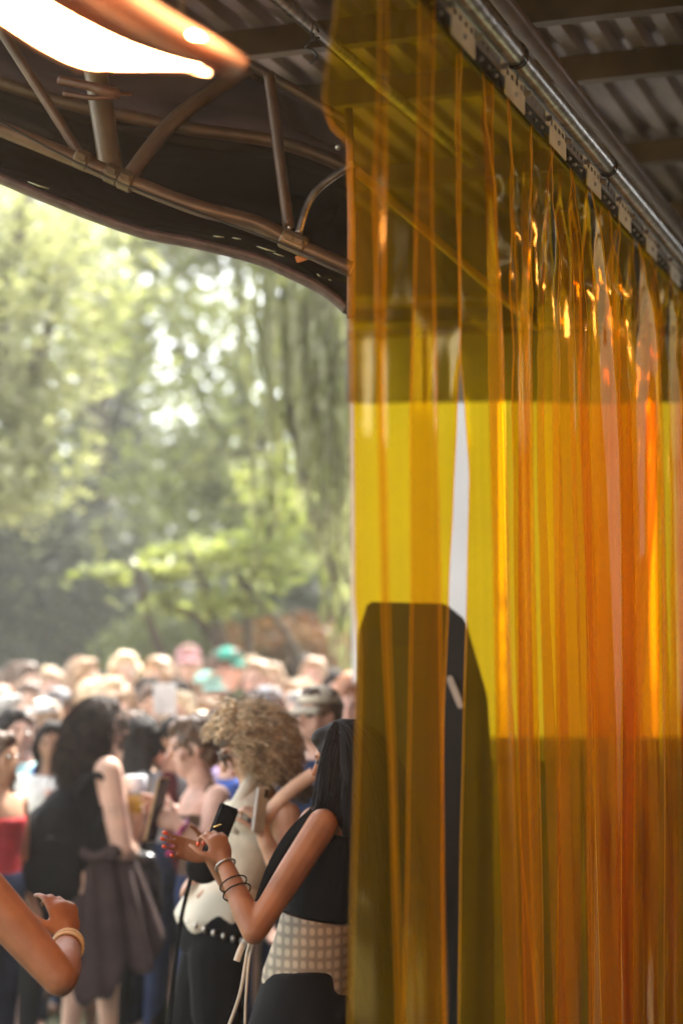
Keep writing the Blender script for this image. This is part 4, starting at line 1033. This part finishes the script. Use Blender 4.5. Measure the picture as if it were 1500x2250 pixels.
for kx in (0, 1):
    bm = bmesh.new(); b_box(bm, sk['an'][kx] + V3((.05, .01, -.055)), (.13, 0, 0), (0, .045, 0), (0, 0, .03), .02); bm_obj('shoe', bm, M_SHOE, ta)
# backpack
bk = empty('backpack', a(115, 1980)); tag(bk, 'rounded black backpack on the back of the dark haired woman', 'backpack')
bm = bmesh.new(); b_ell(bm, a(118, 1868, -.10), (.150, .17, .20), None, 18); b_ell(bm, a(112, 1925, -.10), (.145, .17, .14), None, 18); b_ell(bm, a(140, 1800, -.08), (.10, .14, .12))
remeshed('pack_body', bm, .010, CL['black'], bk, 4, disp=.012, dscale=.12)
bm = bmesh.new(); b_ell(bm, a(95, 1925, -.24), (.10, .05, .085), None, 14); bm_obj('front_pocket', bm, CL['black'], bk)
tube('shoulder_strap', catmull([a(170, 1750, -.16), a(205, 1705, -.2), a(232, 1720, -.19), a(222, 1800, -.17), a(180, 1890, -.17)], 6), .014, CL['black'], bk, 8)
tube('zip', catmull([a(60, 1890, -.24), a(95, 1845, -.28), a(140, 1850, -.27), a(160, 1890, -.2)], 6), .003, m_dark_plate, bk, 6)
# beer cup
cu = empty('beer_cup', a(292, 1790, -.02)); tag(cu, 'clear plastic cup of beer with a white band held by the dark haired woman', 'cup')
def lathe(name, c, prof, m, par, n=24):
    bm = bmesh.new(); rs = [[bm.verts.new(c + V3((math.cos(2 * PI * k / n) * r, math.sin(2 * PI * k / n) * r, z))) for k in range(n)] for r, z in prof]
    for p_, q_ in zip(rs, rs[1:]):
        for k in range(n): bm.faces.new((p_[k], p_[(k + 1) % n], q_[(k + 1) % n], q_[k]))
    bm.faces.new(rs[0][::-1]); bm.faces.new(rs[-1]); return bm_obj(name, bm, m, par)
cc = a(298, 1786, -.06)
lathe('beer', cc, [(.030, 0), (.034, .03), (.038, .075)], mat('beer', (.62, .36, .03), .1), cu)
lathe('foam', cc, [(.038, .0755), (.039, .09)], CL['white'], cu)
lathe('white_band', cc, [(.0395, .085), (.0405, .09), (.046, .15), (.044, .152), (.042, .15)], mat('cup_band', (.75, .76, .8), .3), cu)

# C: woman with long straight dark hair, phone in both hands
YC = 5.3
def c_(x, y, d=0): return P(x, y, YC + d)
sk = dict(s=.88, hs=.80, skin=SK_LIT, head=c_(750, 1666), face=V3((-1, .25, -.30)), pelvis=c_(668, 2190), neck=c_(738, 1776), w=.82, toe=V3((-1, 0, 0)), armr=.98,
          sh=[c_(708, 1812, -.14), c_(690, 1806, .16)], el=[c_(558, 2048, -.28), c_(560, 2030, .22)], wr=[c_(494, 1898, -.16), c_(462, 1878, .12)],
          hip=[c_(672, 2230, -.08), c_(664, 2230, .09)], kn=[P(650, 2520, YC - .08), P(640, 2520, YC + .1)], an=[P(660, 2740, YC - .08), P(650, 2740, YC + .1)])
sk['hand'] = [(V3((-.35, .15, 1)), V3((-.5, .9, .1)), V3((-1, -.2, 0)), (.75, .8, .85, .9)), (V3((-1, -.2, .25)), V3((0, -1, .2)), V3((0, .3, 1)), (.15, .25, .3, .4))]
sk['hands'] = .95; sk['fr'] = .0082
tc_, tp = near('woman with long straight dark hair and plaid top, lit orange, beside the plastic strips', V3((c_(690, 0).x, YC, 0)), sk, .0048)
face_parts(tc_, sk['head'], sk['face'], .8); nails(tc_, tp, M_NAIL, .9)
bm = bmesh.new(); b_loft(bm, torso_rings(sk, .012, .40, .90, w=.84), 24)
for k in (0, 1): b_cap(bm, sk['sh'][k].lerp(sk['neck'], .5), .028, sk['sh'][k].lerp(sk['neck'], .55) + V3((0, 0, -.14)), .05)
remeshed('black_top', bm, .007, CL['black'], tc_, 3)
# plaid corset: woven check in the material, ragged lower edge in the mesh
pm = bpy.data.materials.new('plaid'); pm.use_nodes = True; t_ = pm.node_tree; b_ = t_.nodes['Principled BSDF']; b_.inputs['Roughness'].default_value = .9
tcn = t_.nodes.new('ShaderNodeTexCoord'); w1 = t_.nodes.new('ShaderNodeTexWave'); w1.bands_direction = 'Z'; w1.inputs['Scale'].default_value = 11; w1.inputs['Distortion'].default_value = 1.2; w1.inputs['Detail'].default_value = 4
w2 = t_.nodes.new('ShaderNodeTexWave'); w2.bands_direction = 'X'; w2.inputs['Scale'].default_value = 14; w2.inputs['Distortion'].default_value = 1.2; w2.inputs['Detail'].default_value = 4
t_.links.new(tcn.outputs['Object'], w1.inputs[0]); t_.links.new(tcn.outputs['Object'], w2.inputs[0])
mm = t_.nodes.new('ShaderNodeMath'); mm.operation = 'MULTIPLY'; t_.links.new(w1.outputs[1], mm.inputs[0]); t_.links.new(w2.outputs[1], mm.inputs[1])
cr_ = t_.nodes.new('ShaderNodeValToRGB'); cr_.color_ramp.elements[0].color = (.24, .20, .15, 1); cr_.color_ramp.elements[1].color = (.46, .38, .27, 1); cr_.color_ramp.elements[1].position = .5
t_.links.new(mm.outputs[0], cr_.inputs[0]); t_.links.new(cr_.outputs[0], b_.inputs['Base Color'])
v = []; fc = []; rings = torso_rings(sk, .016, -.10, .42, w=.84); nn = 64
for j in range(len(rings) - 1, -1, -1):
    cn_, X, Y_ = rings[j]; low = 1 if j == 0 else 0; t = 1 - j / (len(rings) - 1)
    for i in range(nn):
        an = 2 * PI * i / nn; fl = 1 + .10 * t + .03 * math.sin(an * 7) * t
        v.append(cn_ + X * math.cos(an) * fl + Y_ * math.sin(an) * fl + V3((0, 0, low * (-.02 + .022 * math.sin(an * 6) + .012 * math.sin(an * 19)))))
for j in range(len(rings) - 1):
    for i in range(nn): q = j * nn + i; w_ = j * nn + (i + 1) % nn; fc.append((q, w_, w_ + nn, q + nn))
o = py_obj('plaid_corset', v, fc, pm, tc_); sd = o.modifiers.new('t', 'SOLIDIFY'); sd.thickness = .004
remeshed('black_skirt', bottom_bm(sk, 'skirt'), .010, CL['black'], tc_, 4)
# open black lapel hanging diagonally over the chest, and the cream tie ribbons
def ribbon(name, pts, wv, m, par, nrm=V3((0, -1, 0))):
    ps = catmull(pts, 8); v = []; fc = []
    for i, p in enumerate(ps):
        d = (ps[min(i + 1, len(ps) - 1)] - ps[max(i - 1, 0)]).normalized(); x = d.cross(nrm).normalized(); ww_ = wv if not callable(wv) else wv(i / (len(ps) - 1))
        v += [p - x * ww_, p + nrm * ww_ * .25, p + x * ww_]
    for i in range(len(ps) - 1): q = i * 3; fc += [(q, q + 1, q + 4, q + 3), (q + 1, q + 2, q + 5, q + 4)]
    o = py_obj(name, v, fc, m, par); sd = o.modifiers.new('t', 'SOLIDIFY'); sd.thickness = .003; return o
ribbon('lapel', [c_(700, 1800, -.135), c_(650, 1840, -.14), c_(605, 1900, -.145), c_(566, 1985, -.15)], lambda t: .038 * (1 - .75 * t), CL['black'], tc_)
ribbon('lapel', [c_(690, 1830, -.14), c_(650, 1880, -.145), c_(606, 1950, -.15), c_(572, 2000, -.155)], lambda t: .012, CL['slate'], tc_)
ribbon('tie_ribbon', [c_(566, 2030, -.16), c_(545, 2085, -.22), c_(528, 2180, -.22), c_(500, 2262, -.2)], .0045, CL['cream'], tc_)
ribbon('tie_ribbon', [c_(566, 2040, -.16), c_(548, 2105, -.23), c_(540, 2200, -.23), c_(538, 2290, -.2)], .0035, CL['cream'], tc_)
ribbon('tie_ribbon', [c_(560, 2035, -.16), c_(532, 2080, -.21), c_(520, 2112, -.22)], .009, CL['cream'], tc_)
remeshed('hair_base', hair_bm(sk['head'], sk['face'], .81, 'bob'), .007, HR['dark'], tc_, 3)
strands('hair', sk['head'], sk['face'], .87, 2200, .62, HR['dark'], tc_, wave=.003, freq=1, out=.30, r=.0015, seed=8, fall=V3((.10, .10, -1)), spread=.035, puff=.06, region=lambda d: d.x > -.12, hug=[(sk['sh'][0] + V3((-.03, 0, 0)), .075), (sk['head'], .085)])
strands('hair', sk['head'], sk['face'], .87, 500, .34, HR['dark'], tc_, wave=.003, freq=1, out=.4, r=.0020, seed=9, fall=V3((-.10, -.05, -1)), spread=.05, puff=.06, region=lambda d: abs(d.x) < .35 and d.y < -.2, hug=[(sk['sh'][0], .07), (sk['head'], .085)])
for t in (.30, .42): band('bracelet', sk['wr'][0].lerp(sk['el'][0], t), sk['el'][0] - sk['wr'][0], .034 + .01 * t, CL['black'], tc_, .0022)
band('bracelet', sk['wr'][0].lerp(sk['el'][0], .02), sk['el'][0] - sk['wr'][0], .027, m_rivet, tc_, .003)
band('ring', sk['wr'][0] + V3((-.02, 0, .10)), V3((-.3, 0, 1)), .010, mat('gold', (.8, .5, .15), .2, metal=1), tc_, .002)
phone('black phone held up in both hands of the straight haired woman', c_(484, 1825, -.02), V3((.38, .1, 1)), V3((1, -.9, .1)), .95)
# small black handbag under the hands
hb = empty('handbag', c_(452, 1930, .3)); tag(hb, 'small black handbag below the orange fingernails', 'handbag')
bm = bmesh.new(); b_ell(bm, P(448, 1905, 5.75), (.055, .04, .05), None, 14); bm_obj('bag_body', bm, CL['black'], hb)
tube('bag_strap', catmull([P(430, 1890, 5.75), P(400, 2010, 5.9), P(385, 2120, 5.9), P(368, 2300, 5.9)], 6), .007, CL['black'], hb, 8)

# B: woman with curly blond hair, sunglasses, cream top
YB = 6.2
def b(x, y, d=0): return P(x, y, YB + d)
sk = dict(s=.97, skin=SK[1], head=b(545, 1640), face=V3((-1, -.12, -.60)), pelvis=b(470, 2070), neck=b(578, 1742), w=.86, toe=V3((-1, 0, 0)),
          sh=[b(628, 1792, -.12), b(565, 1780, .18)], el=[b(640, 1965, -.18), b(530, 1960, .22)], wr=[b(582, 1842, -.22), b(495, 1930, -.02)],
          hip=[b(478, 2100, -.09), b(462, 2100, .09)], kn=[b(480, 2330, -.10), b(400, 2330, .08)], an=[b(500, 2560, -.1), b(395, 2560, .1)])
sk['hand'] = [(V3((-.30, .05, 1)), V3((-.9, .4, .1)), V3((-.2, -1, .1)), (.8, .85, .9, .95)), (V3((-1, -.2, .1)), V3((0, .2, -1)), V3((-.2, -1, 0)), (.4, .5, .5, .6))]
tb, tp = near('woman with windblown curly blond hair, round sunglasses and a cream top, leaning over a phone', V3((b(480, 0).x, YB, 0)), sk, .0055)
face_parts(tb, sk['head'], sk['face'], .97); sunglasses(tb, sk['head'], sk['face'], .97, .034); nails(tb, tp[:1], CL['navy'], 1)
bm = bmesh.new(); b_loft(bm, torso_rings(sk, .014, .22, .93, w=.86), 24); b_cap(bm, sk['neck'] + V3((-.02, -.05, .02)), .05, b(545, 1790, -.1), .07)
remeshed('cream_top', bm, .008, CL['cream'], tb, 3)
# flared scalloped hem of the cream top
v = []; fc = []; nn = 60; ring0 = torso_rings(sk, .018, .42, .42, w=.86)[0]
for j in range(7):
    t = j / 6; cen = ring0[0].lerp(b(468, 2030), t)
    for i in range(nn):
        an = 2 * PI * i / nn; k = 1 + .16 * t + .05 * t * math.sin(an * 6); zz = -.03 * t * abs(math.sin(an * 4.5)) * (j == 6)
        v.append(cen + ring0[1] * math.cos(an) * k + ring0[2] * math.sin(an) * k + V3((0, 0, zz)))
for j in range(6):
    for i in range(nn): q = j * nn + i; w_ = j * nn + (i + 1) % nn; fc.append((q, w_, w_ + nn, q + nn))
o = py_obj('scalloped_hem', v, fc, mat('cloth_ivory', (.68, .62, .50), .85, var=.08), tb); sd = o.modifiers.new('t', 'SOLIDIFY'); sd.thickness = .004
remeshed('black_shorts', bottom_bm(sk, 'shorts'), .010, CL['black'], tb, 4)
rg_ = torso_rings(sk, .024, .10, .10, w=.86)[0]
for i in range(26):
    an = 2 * PI * i / 26; bm = bmesh.new(); b_ell(bm, rg_[0] + rg_[1] * math.cos(an) + rg_[2] * math.sin(an), (.007, .007, .011), None, 6); bm_obj('belt_bead', bm, m_rivet, tb)
o = ribbon('collar', [b(690, 1700, -.16), b(640, 1735, -.17), b(600, 1775, -.16), b(560, 1830, -.2)], lambda t: .022, CL['peach'], tb)
o = ribbon('collar', [b(560, 1710, -.1), b(530, 1760, -.14), b(510, 1830, -.14)], lambda t: .020, CL['cream'], tb)
remeshed('hair_base', hair_bm(sk['head'], sk['face'], .97, 'bob'), .009, HR['brown'], tb, 3, disp=.02, dscale=.03)
M_BL2 = mat('hair_honey', (.24, .13, .055), .5, var=.4, scale=30)
reg = lambda d: d.dot(V3((-1, 0, 0))) < .4
strands('hair', sk['head'], sk['face'], 1.0, 2400, .145, HR['blond'], tb, wave=.017, freq=2.2, out=.14, r=.0015, seed=21, fall=V3((.55, -.15, -1)), lift=.0, puff=.45, spread=.25, region=reg)
strands('hair', sk['head'], sk['face'], 1.0, 550, .16, M_BL2, tb, wave=.018, freq=2.2, out=.16, r=.0016, seed=22, fall=V3((.3, -.2, -1)), puff=.4, spread=.3, region=reg)
strands('hair', sk['head'], sk['face'], 1.05, 120, .10, HR['blond'], tb, wave=.012, freq=1.6, out=.12, r=.003, seed=23, fall=V3((-.5, -.1, -1)), puff=.4, spread=.3, region=lambda d: d.dot(V3((-1, 0, 0))) > .2 and d.z > .5)
phone('white edged phone raised by the curly blond woman', b(572, 1778, -.27), V3((.12, 0, 1)), V3((-.9, .5, .1)), .9, CL['white'])
band('bracelet', b(512, 1925, 0), V3((-1, 0, 0)), .034, m_rivet, tb, .004)

# E: woman with dark bun, brown top, purple wristband
YE = 7.4
def e(x, y, d=0): return P(x, y, YE + d)
sk = dict(s=.98, skin=SK[2], head=e(424, 1642), face=V3((-1, -.2, -.15)), pelvis=e(455, 1990), neck=e(448, 1722), w=.85, toe=V3((-1, 0, 0)),
          sh=[e(478, 1752, -.15), e(436, 1748, .16)], el=[e(455, 1860, -.22), e(415, 1850, .2)], wr=[e(392, 1812, -.26), e(380, 1780, .1)],
          hip=[e(462, 2010, -.09), e(450, 2010, .09)], kn=[e(450, 2180, -.1), e(420, 2180, .1)], an=[e(455, 2380, -.1), e(425, 2380, .1)])
sk['hand'] = [(V3((-1, 0, .45)), V3((.1, 1, -.2)), V3((-.2, 0, 1)), (.6, .7, .8, .9)), (V3((-1, -.3, .3)), V3((0, -1, 0)), V3((0, 0, 1)), (.3, .4, .5, .5))]
te, tp = near('woman with dark hair in a bun and a brown strappy top, facing left, purple wristband', V3((e(455, 0).x, YE, 0)), sk, .0065)
face_parts(te, sk['head'], sk['face'], .98)
remeshed('brown_top', top_bm(sk, 'tank', .0), .009, CL['brown'], te, 3); remeshed('trousers', bottom_bm(sk, 'trousers'), .012, CL['navy'], te, 3)
remeshed('hair', hair_bm(sk['head'], sk['face'], .98, 'bun'), .008, HR['brown'], te, 3, disp=.015, dscale=.03)
band('wristband', sk['wr'][0].lerp(sk['el'][0], .12), sk['el'][0] - sk['wr'][0], .033, mat('purple_band', (.22, .03, .16), .6), te, .006)
ribbon('wristband_tail', [e(400, 1815, -.29), e(388, 1850, -.3), e(366, 1880, -.3)], .006, mat('magenta_band', (.42, .02, .14), .6), te)
ribbon('bag_strap', [e(470, 1735, -.18), e(448, 1800, -.2), e(425, 1880, -.2)], .009, CL['black'], te)
phone('phone in a wooden case held by the woman with the bun', e(345, 1778, -.28), V3((.22, 0, 1)), V3((.9, -.5, 0)), 1.0, mat('wood_case', (.42, .24, .08), .5, stretch=(1, 1, .1)), .035, .12)

# D: orange lit arm, lower left
YD = 4.3
def d4(x, y, d=0): return P(x, y, YD + d)
sk = dict(s=.96, skin=SK_LIT, head=d4(-240, 1650), face=V3((1, .6, -.2)), pelvis=d4(-180, 2420), neck=d4(-220, 1800), w=.85, toe=V3((1, 0, 0)),
          sh=[d4(-235, 1890, .18), d4(-62, 1925, -.05)], el=[d4(-260, 2200, .1), d4(132, 2148, -.08)], wr=[d4(-150, 2300, 0), d4(152, 2066, .16)],
          hip=[d4(-200, 2470, .08), d4(-160, 2470, -.08)], kn=[d4(-190, 2850, .08), d4(-150, 2850, -.08)], an=[d4(-190, 3080, .08), d4(-150, 3080, -.08)])
for k in (0, 1): sk['an'][k].z = .07; sk['kn'][k].z = .48
sk['hand'] = [(V3((.5, .3, -.5)), V3((0, 1, 0)), V3((1, 0, 0)), (.4,) * 4), (V3((-.28, .35, 1)), V3((-.6, .9, -.2)), V3((-1, -.5, 0)), (.45, .65, .8, .95))]
sk['fr'] = .0098
sk['armr'] = 1.12
td, tp = near('person mostly outside the frame whose bare arm glows orange at lower left', V3((d4(-180, 0).x, YD, 0)), sk, .0055)
face_parts(td, sk['head'], sk['face'], .96)
remeshed('black_top', top_bm(sk, 'tank', 0), .009, CL['black'], td, 3); remeshed('trousers', bottom_bm(sk, 'trousers'), .014, CL['black'], td, 3)
remeshed('hair', hair_bm(sk['head'], sk['face'], .96, 'long'), .010, HR['dark'], td, 3, disp=.01)
0 and strands('hair_locks', sk['head'], sk['face'], 1.0, 260, .75, HR['dark'], td, wave=.008, freq=1.5, out=.3, r=.0036, seed=31, fall=V3((.14, -.05, -1)), spread=.05, region=lambda d: d.x > -.2)
band('bracelet', sk['wr'][1].lerp(sk['el'][1], .10), sk['el'][1] - sk['wr'][1], .033, mat('cream_bead', (.7, .6, .4), .4), td, .005)
band('bracelet', sk['wr'][1].lerp(sk['el'][1], .22), sk['el'][1] - sk['wr'][1], .036, mat('cream_bead', (.7, .6, .4), .4), td, .004)

# J: man in cream cap with glasses, behind C
def generic_near(label, px, ytop, Y, yaw, H, pose, top, hair, hk, capm=None, sleeve='tee', skin_=0, glasses=False):
    p = P(px, ytop, Y); t = goer(label, px, ytop, Y, yaw, pose, top, hair, hk, sleeve, skin_=skin_, cap=capm); return t
goer('man in a cream cap looking left, between the curly head and the straight black hair', 708, 1490, 7.3, -45, 'stand', 'navy', 'brown', 'short', cap='cream', skin_=2)
goer('woman in a maroon long sleeved top with dark hair, behind the beer cup', 312, 1568, 8.6, 150, 'stand', 'maroon', 'dark', 'bob', sleeve='long', bottom='black')
bg_ = empty('leather_bag', P(325, 1990, 8.2)); tag(bg_, 'shiny black leather bag hanging between the mauve skirt and the wooden phone', 'bag')
bm = bmesh.new(); b_ell(bm, P(322, 1965, 8.15), (.07, .06, .15), None, 14); b_ell(bm, P(316, 1895, 8.15), (.06, .05, .05)); remeshed('bag_body', bm, .008, mat('black_leather', (.015, .015, .018), .25, bump=.4), bg_, 3, disp=.012, dscale=.06)
tube('bag_strap', catmull([P(300, 1890, 8.15), P(315, 1780, 8.3), P(335, 1890, 8.15)], 6), .006, CL['black'], bg_, 6)
# white sheet held up in the crowd
sh_ = empty('paper_sign', P(362, 1575, 9.3)); tag(sh_, 'blank white sheet held up in the middle of the crowd', 'paper')
bm = bmesh.new(); b_box(bm, P(362, 1535, 9.3), (.055, .005, 0), (0, .002, 0), (0, 0, .075)); bm_obj('sheet', bm, CL['white'], sh_, smooth=False)
